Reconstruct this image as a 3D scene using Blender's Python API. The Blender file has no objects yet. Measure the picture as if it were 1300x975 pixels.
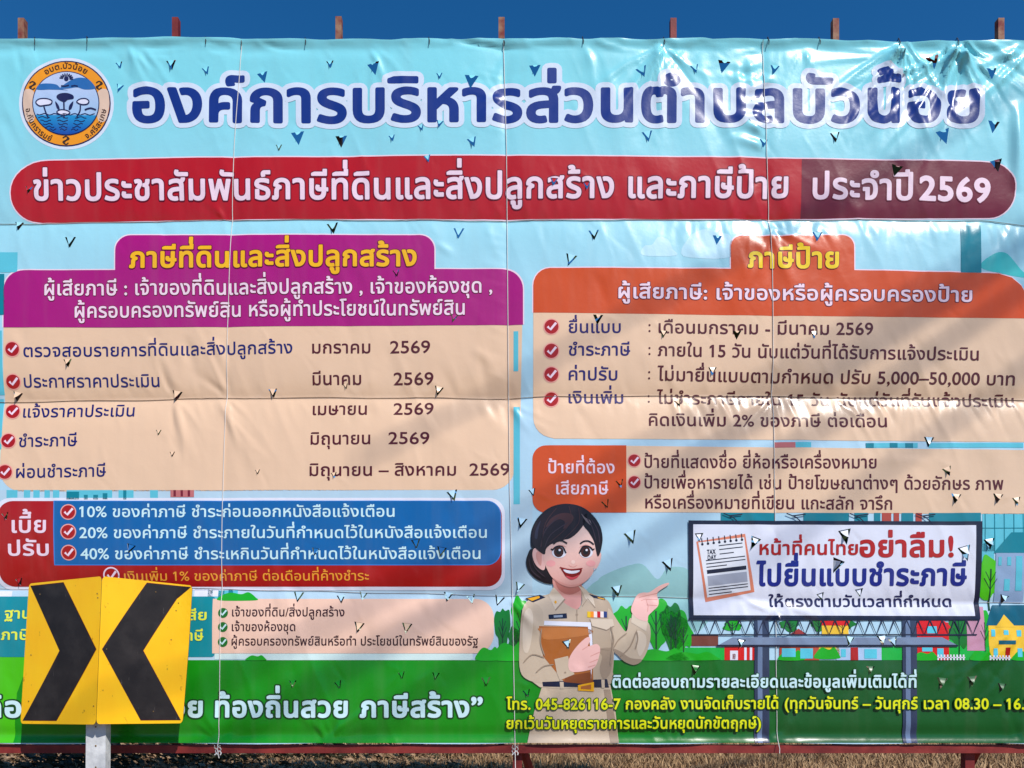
import bpy, math, random
import numpy as np
from mathutils import Vector
from mathutils.geometry import tessellate_polygon
random.seed(7)
S = bpy.context.scene
COL = S.collection
# ------------------------------------------------------------------ camera, sky, sun
CX, HY, PX, D = 650.0, 815.0, 0.005, 5.0        # banner plane: 1 unit of layout = 5 mm, banner 5 m from camera
cam = bpy.data.objects.new('camera', bpy.data.cameras.new('camera')); COL.objects.link(cam)
cam.location = (0, 0, 1.5); cam.rotation_euler = (math.radians(90), 0, 0)
cam.data.lens = 36*1000/1300; cam.data.sensor_width = 36
cam.data.shift_y = (HY-487.5)/1300
cam.data.clip_end = 3000; cam.data.clip_start = 0.05
S.camera = cam
SUN = Vector((0.63, -1.0, 1.2)).normalized()
W = bpy.data.worlds.new("World"); S.world = W; W.use_nodes = True
nt = W.node_tree; bg = nt.nodes['Background']
sky = nt.nodes.new('ShaderNodeTexSky'); sky.sky_type = 'NISHITA'; sky.sun_disc = False
sky.sun_elevation = math.asin(SUN.z); sky.sun_rotation = math.atan2(SUN.x, SUN.y)
sky.altitude = 0; sky.air_density = 1.0; sky.dust_density = 0.1; sky.ozone_density = 6
hs = nt.nodes.new('ShaderNodeHueSaturation'); hs.inputs['Saturation'].default_value = 1.27
nt.links.new(sky.outputs[0], hs.inputs['Color']); nt.links.new(hs.outputs[0], bg.inputs[0]); bg.inputs[1].default_value = 0.1
sun = bpy.data.objects.new('sun', bpy.data.lights.new('sun', 'SUN')); COL.objects.link(sun)
sun.data.energy = 3.9; sun.data.angle = math.radians(0.53); sun.data.color = (1, 0.955, 0.89)
sun.rotation_euler = SUN.to_track_quat('Z', 'Y').to_euler(); sun.location = (3, -2, 8)
S.view_settings.view_transform = 'Standard'; S.view_settings.look = 'None'
S.view_settings.exposure = 0.2; S.view_settings.gamma = 1

# ------------------------------------------------------------------ helpers
def lin(c):
    return tuple(((v/255+0.055)/1.055)**2.4 if v > 10 else v/255/12.92 for v in c)
GAIN = 1.02
def ink(c):
    l = [v**1.09 for v in lin(c)]; g = .3*l[0]+.59*l[1]+.11*l[2]
    return tuple(max(.003, min(0.86, (g+1.14*(v-g))*GAIN)) for v in l) + (1,)
MATS = {}
def principled(name):
    m = bpy.data.materials.new(name); m.use_nodes = True
    return m, m.node_tree, m.node_tree.nodes['Principled BSDF']
def vinyl(c, c2=None, axis='z', a=0, b=1):
    """glossy printed vinyl; c..c2 = printed colour ramp along layout axis (a..b in layout units)"""
    key = (c, c2, axis, a, b)
    if key in MATS: return MATS[key]
    m, t, p = principled('printed_vinyl'); N = t.nodes.new; L = t.links.new
    tc = N('ShaderNodeTexCoord')
    n1 = N('ShaderNodeTexNoise'); n1.inputs['Scale'].default_value = 1.3; n1.inputs['Detail'].default_value = 5
    L(tc.outputs['Object'], n1.inputs['Vector'])
    base = None
    if c2:
        sp = N('ShaderNodeSeparateXYZ'); L(tc.outputs['Object'], sp.inputs[0])
        mr = N('ShaderNodeMapRange')
        if axis == 'z':
            mr.inputs['From Min'].default_value = 1.5+(HY-a)*PX; mr.inputs['From Max'].default_value = 1.5+(HY-b)*PX
            L(sp.outputs[2], mr.inputs['Value'])
        else:
            mr.inputs['From Min'].default_value = (a-CX)*PX; mr.inputs['From Max'].default_value = (b-CX)*PX
            L(sp.outputs[0], mr.inputs['Value'])
        mx = N('ShaderNodeMix'); mx.data_type = 'RGBA'; L(mr.outputs[0], mx.inputs['Factor'])
        mx.inputs['A'].default_value = ink(c); mx.inputs['B'].default_value = ink(c2); base = mx.outputs['Result']
    # faint fading and dust of the ink
    mul = N('ShaderNodeMix'); mul.data_type = 'RGBA'; mul.blend_type = 'MIX'
    r = N('ShaderNodeMapRange'); r.inputs['From Min'].default_value = .35; r.inputs['From Max'].default_value = .75
    r.inputs['To Min'].default_value = 0; r.inputs['To Max'].default_value = .02
    L(n1.outputs['Fac'], r.inputs['Value']); L(r.outputs[0], mul.inputs['Factor'])
    if base: L(base, mul.inputs['A'])
    else: mul.inputs['A'].default_value = ink(c)
    mul.inputs['B'].default_value = (.6, .57, .52, 1)
    # rain streaks: dust washed down the vinyl
    mp = N('ShaderNodeMapping'); mp.inputs['Scale'].default_value = (7, 7, .45); L(tc.outputs['Object'], mp.inputs[0])
    n3 = N('ShaderNodeTexNoise'); n3.inputs['Scale'].default_value = 1.6; n3.inputs['Detail'].default_value = 5; L(mp.outputs[0], n3.inputs['Vector'])
    r3 = N('ShaderNodeMapRange'); r3.inputs['From Min'].default_value = .48; r3.inputs['From Max'].default_value = .78; r3.inputs['To Max'].default_value = .07
    L(n3.outputs['Fac'], r3.inputs['Value'])
    m3 = N('ShaderNodeMix'); m3.data_type = 'RGBA'; L(r3.outputs[0], m3.inputs['Factor']); L(mul.outputs['Result'], m3.inputs['A']); m3.inputs['B'].default_value = (.30, .26, .21, 1)
    L(m3.outputs['Result'], p.inputs['Base Color'])
    p.inputs['Specular IOR Level'].default_value = 0.32
    rr = N('ShaderNodeMapRange'); rr.inputs['To Min'].default_value = .27; rr.inputs['To Max'].default_value = .36
    L(n1.outputs['Fac'], rr.inputs['Value']); L(rr.outputs[0], p.inputs['Roughness'])
    p.inputs['Coat Weight'].default_value = .2; p.inputs['Coat Roughness'].default_value = .17
    n2 = N('ShaderNodeTexNoise'); n2.inputs['Scale'].default_value = 14; n2.inputs['Detail'].default_value = 6
    n2.inputs['Roughness'].default_value = .6
    L(tc.outputs['Object'], n2.inputs['Vector'])
    b1 = N('ShaderNodeBump'); b1.inputs['Strength'].default_value = .35; b1.inputs['Distance'].default_value = .004
    L(n2.outputs['Fac'], b1.inputs['Height']); L(b1.outputs[0], p.inputs['Normal'])
    MATS[key] = m; return m

def simple_mat(name, c, rough=.6, c2=None, scale=8., bump=0., bscale=60., metal=0., spec=.4, detail=6, lo=.35, hi=.65):
    m, t, p = principled(name); N = t.nodes.new; L = t.links.new
    tc = N('ShaderNodeTexCoord'); n = N('ShaderNodeTexNoise'); n.inputs['Scale'].default_value = scale; n.inputs['Detail'].default_value = detail
    L(tc.outputs['Object'], n.inputs['Vector'])
    if c2:
        cr = N('ShaderNodeValToRGB'); cr.color_ramp.elements[0].position = lo; cr.color_ramp.elements[1].position = hi
        cr.color_ramp.elements[0].color = (*lin(c), 1); cr.color_ramp.elements[1].color = (*lin(c2), 1)
        L(n.outputs['Fac'], cr.inputs[0]); L(cr.outputs[0], p.inputs['Base Color'])
    else: p.inputs['Base Color'].default_value = (*lin(c), 1)
    p.inputs['Roughness'].default_value = rough; p.inputs['Metallic'].default_value = metal; p.inputs['Specular IOR Level'].default_value = spec
    if bump:
        n2 = N('ShaderNodeTexNoise'); n2.inputs['Scale'].default_value = bscale; n2.inputs['Detail'].default_value = 4
        L(tc.outputs['Object'], n2.inputs['Vector'])
        bb = N('ShaderNodeBump'); bb.inputs['Strength'].default_value = 1; bb.inputs['Distance'].default_value = bump
        L(n2.outputs['Fac'], bb.inputs['Height']); L(bb.outputs[0], p.inputs['Normal'])
    return m

def tag(o, label=None, cat=None, group=None, kind=None):
    if label: o['label'] = label
    if cat: o['category'] = cat
    if group: o['group'] = group
    if kind: o['kind'] = kind
    return o
def empty(name, loc=(0, 0, 0)):
    o = bpy.data.objects.new(name, None); COL.objects.link(o); o.location = loc; return o
def mesh_obj(name, V, F, mat, parent=None, smooth=False, loc=(0, 0, 0)):
    me = bpy.data.meshes.new(name); me.from_pydata([tuple(v) for v in V], [], [tuple(f) for f in F]); me.update()
    if smooth: me.shade_smooth()
    me.materials.append(mat)
    o = bpy.data.objects.new(name, me); COL.objects.link(o); o.location = loc
    if parent: o.parent = parent
    return o
def box(V, F, x0, x1, y0, y1, z0, z1):
    b = len(V); V += [(x, y, z) for z in (z0, z1) for x, y in ((x0, y0), (x1, y0), (x1, y1), (x0, y1))]
    F += [(b, b+3, b+2, b+1), (b+4, b+5, b+6, b+7)] + [(b+i, b+(i+1) % 4, b+4+(i+1) % 4, b+4+i) for i in range(4)]
def tube(V, F, pts, r, n=6):
    pts = [Vector(p) for p in pts]; b0 = len(V)
    for i, p in enumerate(pts):
        d = (pts[min(i+1, len(pts)-1)]-pts[max(i-1, 0)]).normalized()
        u = d.cross(Vector((0, 1, 0.01))).normalized(); w = d.cross(u)
        for k in range(n):
            a = 2*math.pi*k/n; V.append(p+(u*math.cos(a)+w*math.sin(a))*(r[i] if isinstance(r, list) else r))
    for i in range(len(pts)-1):
        for k in range(n):
            F.append((b0+i*n+k, b0+i*n+(k+1) % n, b0+(i+1)*n+(k+1) % n, b0+(i+1)*n+k))
    F.append(tuple(b0+k for k in range(n))); F.append(tuple(b0+(len(pts)-1)*n+k for k in reversed(range(n))))
def w3(x, y, depth=D):
    """layout point (units of 5 mm at the banner) on the plane at a given depth"""
    f = depth/1000
    return Vector(((x-CX)*f, depth, 1.5+(HY-y)*f))

# ------------------------------------------------------------------ wind cuts torn through the vinyl
TEARS = []
def T(kind, size, *pts):
    for p in pts: TEARS.append((p[0], p[1], size*random.uniform(.72, 1.0), kind, random.uniform(-.35, .35)))
T('v', 10, (152, 83), (262, 90), (419, 81), (354, 187), (558, 97), (535, 163), (558, 158), (498, 176), (152, 112))
T('v', 13, (218, 83), (815, 92), (822, 173), (882, 88), (983, 88), (969, 182), (1060, 174), (600, 181))
T('b', 17, (333, 97), (377, 174), (432, 178), (474, 87), (597, 103), (678, 89), (917, 84), (1184, 77), (1197, 173), (1260, 160), (1258, 92))
T('v', 14, (22, 285), (88, 306), (422, 288), (582, 294), (754, 297), (724, 329), (1038, 299))
T('b', 15, (910, 303), (1137, 215), (1265, 209))
T('v', 11, (703, 231), (745, 236), (543, 202), (36, 240), (503, 346), (576, 403))
T('v', 13, (85, 460), (19, 502), (221, 500), (345, 497), (556, 494), (575, 629))
T('v', 8, (438, 489), (218, 576), (424, 603), (327, 599), (200, 548))
T('b', 12, (758, 405), (935, 424), (1203, 598), (1213, 632), (1266, 632), (1290, 636))
T('v', 12, (842, 424), (862, 510), (787, 614), (769, 640), (676, 625), (1034, 424))
T('b', 17, (661, 663), (800, 682), (783, 750), (848, 717))
T('v', 12, (659, 745), (887, 682), (1043, 757), (1092, 752), (1135, 815))
T('w', 17, (957, 689), (1073, 681), (1225, 702), (1062, 718))
T('v', 13, (377, 757), (432, 760), (460, 756), (568, 757), (598, 760), (633, 762), (455, 796), (516, 797))
T('v', 11, (372, 868), (430, 869), (510, 857), (553, 858), (617, 865), (165, 696), (528, 690), (22, 738), (7, 655))
T('b', 13, (1078, 813), (1120, 812), (882, 850), (1105, 850), (1195, 866), (1233, 864), (1270, 872), (940, 816), (1255, 690), (1275, 760))
T('v', 12, (720, 818), (669, 880), (560, 700), (400, 700), (1180, 560), (905, 470))
def tear_tri(t):
    x, y, s, k, r = t
    if k == 'v': pts = [(-.55, -.45), (.55, -.5), (.02, .62)]
    elif k == 'b': pts = [(-.5, -.4), (.6, -.5), (.1, .65)]
    else: pts = [(-.5, -.6), (.6, -.55), (-.05, .75)]
    c, n = math.cos(r), math.sin(r)
    return [(x+s*(a*c-b*n), y+s*(a*n+b*c)) for a, b in pts]
HOLES = [np.array(tear_tri(t)) for t in TEARS]

# ------------------------------------------------------------------ banner relief
rs = np.random.RandomState(11); TBL = rs.rand(512, 512)
def vnoise(x, y):
    xi = np.floor(x).astype(int); yi = np.floor(y).astype(int); u = x-xi; v = y-yi
    u = u*u*u*(u*(6*u-15)+10); v = v*v*v*(v*(6*v-15)+10)
    a = TBL[xi % 512, yi % 512]; b = TBL[(xi+1) % 512, yi % 512]; c = TBL[xi % 512, (yi+1) % 512]; d = TBL[(xi+1) % 512, (yi+1) % 512]
    return (a*(1-u)+b*u)*(1-v)+(c*(1-u)+d*u)*v-.5
def ridge(x, y): return 1-2*np.abs(vnoise(x, y))*2
VC = [[(307, 48), (297, 190), (288, 420), (282, 640), (279, 800), (278, 950)],
      [(639, 48), (643, 190), (645, 430), (647, 620), (651, 780), (654, 957)],
      [(968, 48), (973, 190), (981, 330), (983, 500), (984, 640), (986, 860), (988, 957)]]
HC = [[(-90, 284), (0, 283), (285, 277), (640, 278), (975, 276), (1250, 279), (1300, 285), (1390, 292)],
      [(-90, 510), (0, 509), (280, 503), (640, 503), (980, 500), (1300, 506), (1390, 508)],
      [(-90, 748), (0, 747), (260, 747), (640, 756), (760, 756), (984, 762), (1240, 765), (1390, 766)]]
vx = lambda c, y: np.interp(y, [p[1] for p in c], [p[0] for p in c])
hy = lambda c, x: np.interp(x, [p[0] for p in c], [p[1] for p in c])
FANS = [  # x, y, direction deg (0 = straight down, + = to the right), half spread, reach, amplitude, folds, seed
    (172, 58, 18, 26, 75, .006, 9, 1), (28, 52, 0, 30, 60, .004, 8, 2), (470, 58, 25, 28, 70, .005, 8, 3),
    (843, 56, -28, 34, 95, .009, 12, 4), (1142, 56, -18, 40, 105, .012, 16, 5), (1216, 56, -32, 30, 110, .012, 14, 6),
    (1216, 56, 42, 24, 90, .010, 9, 7), (985, 150, -70, 50, 60, .006, 12, 8), (1300, 60, -60, 30, 90, .008, 9, 9),
    (1026, 60, -8, 22, 60, .004, 7, 10), (284, 500, 28, 24, 90, .008, 6, 11), (221, 503, 14, 20, 75, .007, 5, 12),
    (284, 500, 205, 24, 80, .006, 6, 13), (218, 498, 200, 20, 70, .005, 5, 14), (985, 500, -40, 38, 70, .008, 9, 15),
    (648, 505, 35, 20, 60, .008, 4, 16), (648, 757, 32, 22, 50, .009, 5, 17), (985, 770, 25, 40, 60, .010, 8, 18),
    (985, 770, -50, 40, 70, .008, 8, 19), (420, 940, 180, 60, 70, .007, 12, 20), (280, 940, 195, 50, 60, .007, 9, 21),
    (860, 940, 170, 60, 60, .005, 10, 22), (980, 940, 175, 60, 50, .008, 10, 23), (1290, 940, 165, 40, 60, .006, 8, 24),
    (982, 278, 20, 30, 60, .007, 7, 25), (1290, 800, -50, 40, 120, .008, 8, 26), (284, 278, 200, 30, 50, .004, 6, 27),
    (740, 56, 8, 26, 60, .004, 7, 28), (985, 95, -80, 40, 55, .007, 12, 29), (640, 120, -70, 45, 70, .006, 9, 30)]
def relief(x, y):
    h = .018*vnoise(x/190+3, y/150+7) + .006*vnoise(x/70+31, y/55+17) + .0010*vnoise(x/22+11, y/18+5)
    wgt = np.clip(vnoise(x/150+50, y/130+9)*2+.5, 0, 1)
    h += .0030*wgt*ridge((x-.42*y)/30+40, (y+.2*x)/150)
    for k, c in enumerate(HC):
        d = y-hy(c, x); ad = np.abs(d)
        h -= (.024, .048, .036)[k]*np.exp(-ad/(22, 30, 24)[k])*(.85+.5*vnoise(x/90+k*9, x*0+k))
    for k, c in enumerate(VC):
        ad = np.abs(x-vx(c, y)); h -= (.008, .010, .010)[k]*np.exp(-ad/12)
    e = y-50
    h += .010*np.exp(-(e/6)**2) - .007*np.exp(-((e-13)/7)**2)*(.6+1.2*vnoise(x/40+8, x*0)) + .005*ridge(x/31+3, y/6)*np.exp(-(e/9)**2)
    e = 944-y
    h += .010*np.exp(-(e/5)**2) - .010*np.exp(-((e-12)/8)**2)
    h += .032*np.exp(-((x-1291)/7)**2)*np.clip(1-((y-185)/58)**2, 0, 1)   # long curl near the right border
    return h
CR = []
rc = random.Random(21)
def crease(x, y, ang, L, w, A): CR.append((x, y, ang, L, w, A))
for fx, fy, ang, sp, R, A, n, sd in FANS:
    for i in range(int(n*(2.4 if fx > 820 and fy < 70 else 1.6))):
        a = ang+sp*rc.gauss(0, .75); crease(fx+rc.uniform(-2, 2), fy+rc.uniform(0, 4), a, R*rc.uniform(.45, 1.7), (rc.uniform(2.3, 3.8) if fx > 820 and fy < 70 else rc.uniform(2.8, 5.0)), (1.4 if fx > 820 and fy < 70 else 1.)*A*rc.choice((1, 1, -.8))*rc.uniform(.35, .95))
for k, c in enumerate(HC):                       # pleats gathered along the cords
    x = -80
    while x < 1385:
        rt = x > 850
        for sgn in (1, -1):
            if rc.random() < (.95 if rt and sgn > 0 else .6):
                A = (.0062 if rt and sgn > 0 and k < 2 else .0052 if k == 2 and x > 940 else .0030)*rc.uniform(.5, 1.3)
                L = rc.uniform(14, 46 if not (rt and sgn > 0) else 75)*(1.3 if k == 1 else 1)
                ang = (rc.gauss(16 if k == 1 else 4, 9) if sgn > 0 else 180+rc.gauss(18 if k == 1 else 6, 9))
                crease(x+rc.uniform(-3, 3), hy(c, x)+sgn*1.5, ang, L, rc.uniform(2.8, 5.2), A*rc.choice((1, 1, -1)))
        x += rc.uniform(6, 13) if rt else rc.uniform(10, 26)
for k, (c, ya, yb, A) in enumerate(((VC[1], 70, 190, .004), (VC[2], 66, 190, .014), (VC[2], 225, 275, .004), (VC[0], 60, 250, .002), (VC[1], 230, 480, .002))):
    y = ya
    while y < yb:
        crease(vx(c, y), y, -90+rc.gauss(0, 16), rc.uniform(18, 58), rc.uniform(2.8, 5), A*rc.choice((1, 1, -.8))*rc.uniform(.4, 1.1))
        if rc.random() < .3: crease(vx(c, y), y, 90+rc.gauss(0, 16), rc.uniform(12, 26), 3.2, A*.35)
        y += rc.uniform(5, 10) if k == 1 else rc.uniform(9, 20)
for i in range(150):                              # longer drape folds
    x, y = rc.uniform(-60, 1370), rc.uniform(60, 900)
    crease(x, y, rc.gauss(24, 12) if x < 900 else rc.gauss(0, 35), rc.uniform(50, 150), rc.uniform(6, 12), rc.uniform(.002, .0055)*rc.choice((1, -1)))
for q in ((196, 425, 24, 110, 9, .010), (232, 428, 22, 120, 8, -.008), (262, 430, 28, 110, 8, .009), (284, 502, 26, 100, 8, .011), (222, 503, 10, 95, 7, .009), (600, 440, 40, 70, 8, .007), (470, 470, -20, 60, 7, .006), (610, 505, 35, 60, 7, .008),
          (985, 505, -25, 60, 6, .010), (972, 510, -38, 50, 5, -.008), (990, 470, 200, 60, 6, .008), (185, 62, 28, 90, 5, .008), (172, 60, 10, 120, 6, .006), (40, 60, 2, 110, 6, .006), (22, 60, -3, 120, 5, -.005), (900, 120, 30, 60, 7, .004), (648, 506, 30, 60, 4.5, .012), (652, 758, 38, 50, 4.5, .012), (1040, 280, 25, 60, 5, .008),
          (980, 285, 20, 48, 4, .012), (555, 306, 45, 32, 5, .011), (640, 66, -12, 80, 5, .006), (1255, 60, 60, 80, 4, .010), (1230, 62, 70, 90, 4, -.008), (1216, 58, 24, 105, 4.5, .012), (1210, 60, -26, 110, 4, .012), (1140, 60, -30, 90, 4, .012), (1142, 60, -8, 110, 4.5, .012), (1146, 60, 6, 115, 4, .010), (860, 58, -30, 95, 4.5, .012), (852, 60, -42, 70, 4, .009), (846, 60, -52, 60, 4, .008)): crease(*q)
for i in range(60): crease(rc.uniform(990, 1300), rc.uniform(58, 190), rc.gauss(-6, 14), rc.uniform(18, 60), rc.uniform(2.2, 3.0), rc.uniform(.0015, .004)*rc.choice((1, -1)))
for i in range(60): crease(rc.uniform(700, 1320), rc.uniform(284, 330), rc.gauss(0, 8), rc.uniform(14, 50), rc.uniform(2.2, 3.2), rc.uniform(.001, .003)*rc.choice((1, -1)))
for i in range(520): crease(rc.uniform(-60, 1370), rc.uniform(60, 935), rc.choice((0, 180))+rc.gauss(10, 22), rc.uniform(14, 60), rc.uniform(2.3, 4.0), rc.uniform(.0008, .0024)*rc.choice((1, -1)))
for q in ((1150, 66, -4, 125, 7, .016), (1128, 64, -16, 120, 6, .014), (1168, 70, 6, 110, 6, .012), (1222, 66, 14, 110, 6, .013), (1205, 66, -6, 120, 6, .014), (1240, 66, 34, 100, 6, .012), (957, 70, 0, 120, 6, .010), (944, 80, -4, 100, 5, .009), (866, 60, -22, 85, 6, .010)): crease(*q)
for i in range(26):                               # folded-over hem, rolled and dented along the top
    crease(rc.uniform(-60, 1340), rc.uniform(53, 62), 90+rc.gauss(0, 4), rc.uniform(30, 95), rc.uniform(2.2, 3.6), rc.uniform(-.014, .009))
def add_creases(H):
    for x, y, ang, L, w, A in CR:
        a = math.radians(ang); dx, dy = math.sin(a), math.cos(a); m = w*3.2
        xa, xb = sorted((x, x+dx*L)); ya, yb = sorted((y, y+dy*L))
        i0, i1 = [int(np.clip((v-X0)/G, 0, len(gx))) for v in (xa-m, xb+m)]; j0, j1 = [int(np.clip((v-Y0)/G, 0, len(gy))) for v in (ya-m, yb+m)]
        if i1-i0 < 1 or j1-j0 < 1: continue
        XX = GXX[i0:i1, j0:j1]-x; YY = GYY[i0:i1, j0:j1]-y
        t = (XX*dx+YY*dy)/L; s_ = XX*dy-YY*dx+.06*L*np.sin(t*3+x)
        H[i0:i1, j0:j1] += A*np.exp(-(s_/(w*(.75+.7*np.clip(t, 0, 1))))**2)*np.clip(t*L/15+.08, 0, 1)*np.clip(1-t, 0, 1)*(t > -.1)
G = 3.0
X0, X1, Y0, Y1 = -90, 1392, 30, 966
gx = np.arange(X0, X1+G, G); gy = np.arange(Y0, Y1+G, G)
GXX, GYY = np.meshgrid(gx, gy, indexing='ij')
for tx, ty, ts, tk, tr_ in TEARS:
    for sg_ in (-1, 1): crease(tx+sg_*ts*.5, ty-ts*.4, sg_*rc.uniform(15, 70)+180*(rc.random() < .5), rc.uniform(14, 34), 3, .0035*rc.choice((1, -1)))
HG = relief(GXX, GYY); add_creases(HG)
for bx_, by_, rx_, ry_, A_ in ((1170, 128, 85, 52, .022), (948, 130, 30, 62, .020), (852, 92, 34, 36, .015), (632, 120, 16, 42, .010), (1120, 287, 190, 14, .004), (1150, 512, 170, 14, .005), (1040, 300, 30, 30, .006), (1040, 522, 60, 22, .008)):
    HG += A_*((GYY-by_)/ry_)*np.exp(-((GXX-bx_)/rx_)**2-((GYY-by_)/ry_)**2)
gxx, gyy = np.gradient(HG, G*PX)
NXg = -gxx; NZg = gyy          # layout y runs down
def surf(x, y):
    fx = (x-X0)/G; fy = (y-Y0)/G
    i = np.clip(np.floor(fx).astype(int), 0, len(gx)-2); j = np.clip(np.floor(fy).astype(int), 0, len(gy)-2)
    u = fx-i; v = fy-j
    h00, h10, h01, h11 = HG[i, j], HG[i+1, j], HG[i, j+1], HG[i+1, j+1]
    h = np.where(u > v, h00+u*(h10-h00)+v*(h11-h10), h00+v*(h01-h00)+u*(h11-h01))
    bl = lambda A: (A[i, j]*(1-u)+A[i+1, j]*u)*(1-v)+(A[i, j+1]*(1-u)+A[i+1, j+1]*u)*v
    return h, bl(NXg), bl(NZg)
def bsurf(x, y, lift=0.0):
    h, _, _ = surf(np.array([float(x)]), np.array([float(y)]))
    p = w3(x, y); p.y -= h[0]+lift; return p

# ------------------------------------------------------------------ flat print -> triangles lying on the relief
def split(tri, sel, dist):
    """cut the selected triangles where dist (k,3) changes sign; returns new soup"""
    keep = tri[~sel]; t = tri[sel]; d = dist.copy(); d[np.abs(d) < 1e-5] = 0
    cross = (d.max(1) > 0) & (d.min(1) < 0)
    if not cross.any(): return np.concatenate([keep, t]), False
    rest = t[~cross]; t = t[cross]; d = d[cross]
    sg = np.sign(d); n = len(t)
    zero = (sg == 0).any(1)
    # the lone vertex: for no-zero case the one whose sign differs; for zero case the zero vertex
    lone = np.where(zero, np.argmax(sg == 0, 1), np.argmax(sg*np.sign(sg.sum(1))[:, None] < 0, 1))
    ar = np.arange(n); ix = (lone[:, None]+np.arange(3)) % 3
    t = t[ar[:, None], ix]; d = d[ar[:, None], ix]
    A, B, C = t[:, 0], t[:, 1], t[:, 2]; a, b, c = d[:, 0:1], d[:, 1:2], d[:, 2:3]
    z = zero
    out = [keep, rest]
    if z.any():
        f = b[z]/(b[z]-c[z]); M = B[z]+f*(C[z]-B[z])
        out += [np.stack([A[z], B[z], M], 1), np.stack([A[z], M, C[z]], 1)]
    q = ~z
    if q.any():
        f = a[q]/(a[q]-b[q]); P = A[q]+f*(B[q]-A[q]); f = a[q]/(a[q]-c[q]); Q = A[q]+f*(C[q]-A[q])
        out += [np.stack([A[q], P, Q], 1), np.stack([P, B[q], C[q]], 1), np.stack([P, C[q], Q], 1)]
    return np.concatenate(out), True
def cut_holes(tri):
    if not len(tri): return tri
    tl, th = tri.min(1), tri.max(1); LO, HI = tl.min(0), th.max(0); left = np.ones(len(tri), bool); out = []
    for H in HOLES:
        lo, hi = H.min(0), H.max(0)
        if (lo > HI).any() or (hi < LO).any(): continue
        ix = np.where((th[:, 0] > lo[0]) & (tl[:, 0] < hi[0]) & (th[:, 1] > lo[1]) & (tl[:, 1] < hi[1]) & left)[0]
        if not len(ix): continue
        left[ix] = False; t = tri[ix]
        for e in range(3):
            p, q = H[e], H[(e+1) % 3]; n = np.array([-(q-p)[1], (q-p)[0]]); n = n/np.linalg.norm(n)
            t, _ = split(t, np.ones(len(t), bool), (t-p)@n)
        c = t.mean(1); s_ = []
        for e in range(3):
            p, q = H[e], H[(e+1) % 3]; s_.append((q[0]-p[0])*(c[:, 1]-p[1])-(q[1]-p[1])*(c[:, 0]-p[0]))
        s_ = np.array(s_); out.append(t[~((s_ > 0).all(0) | (s_ < 0).all(0))])
    return np.concatenate([tri[left]]+out)
def cut_grid(tri):
    for f in (lambda t: (t[..., 0]-X0)/G, lambda t: (t[..., 1]-Y0)/G, lambda t: (t[..., 0]-X0-t[..., 1]+Y0)/G):
        for _ in range(40):
            v = f(tri); lo = np.floor(v.min(1)+1e-4)+1; hi = np.ceil(v.max(1)-1e-4)-1
            sel = hi >= lo
            if not sel.any(): break
            mid = np.floor((lo+hi)/2)
            tri, ch = split(tri, sel, v[sel]-mid[sel][:, None])
            if not ch: break
    return tri
def soup_edges(tri):
    P = np.round(tri.reshape(-1, 2), 3); key = (np.round(P[:, 0]*1000).astype(np.int64) << 24)+np.round(P[:, 1]*1000).astype(np.int64)+(1 << 22)
    _, inv = np.unique(key, return_inverse=True); inv = inv.reshape(-1, 3)
    cnt = {}
    for f, t in zip(inv, tri):
        for a in range(3):
            i, j = f[a], f[(a+1) % 3]; k = (min(i, j), max(i, j))
            cnt.setdefault(k, []).append((t[a], t[(a+1) % 3]))
    return [v[0] for v in cnt.values() if len(v) == 1]
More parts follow.
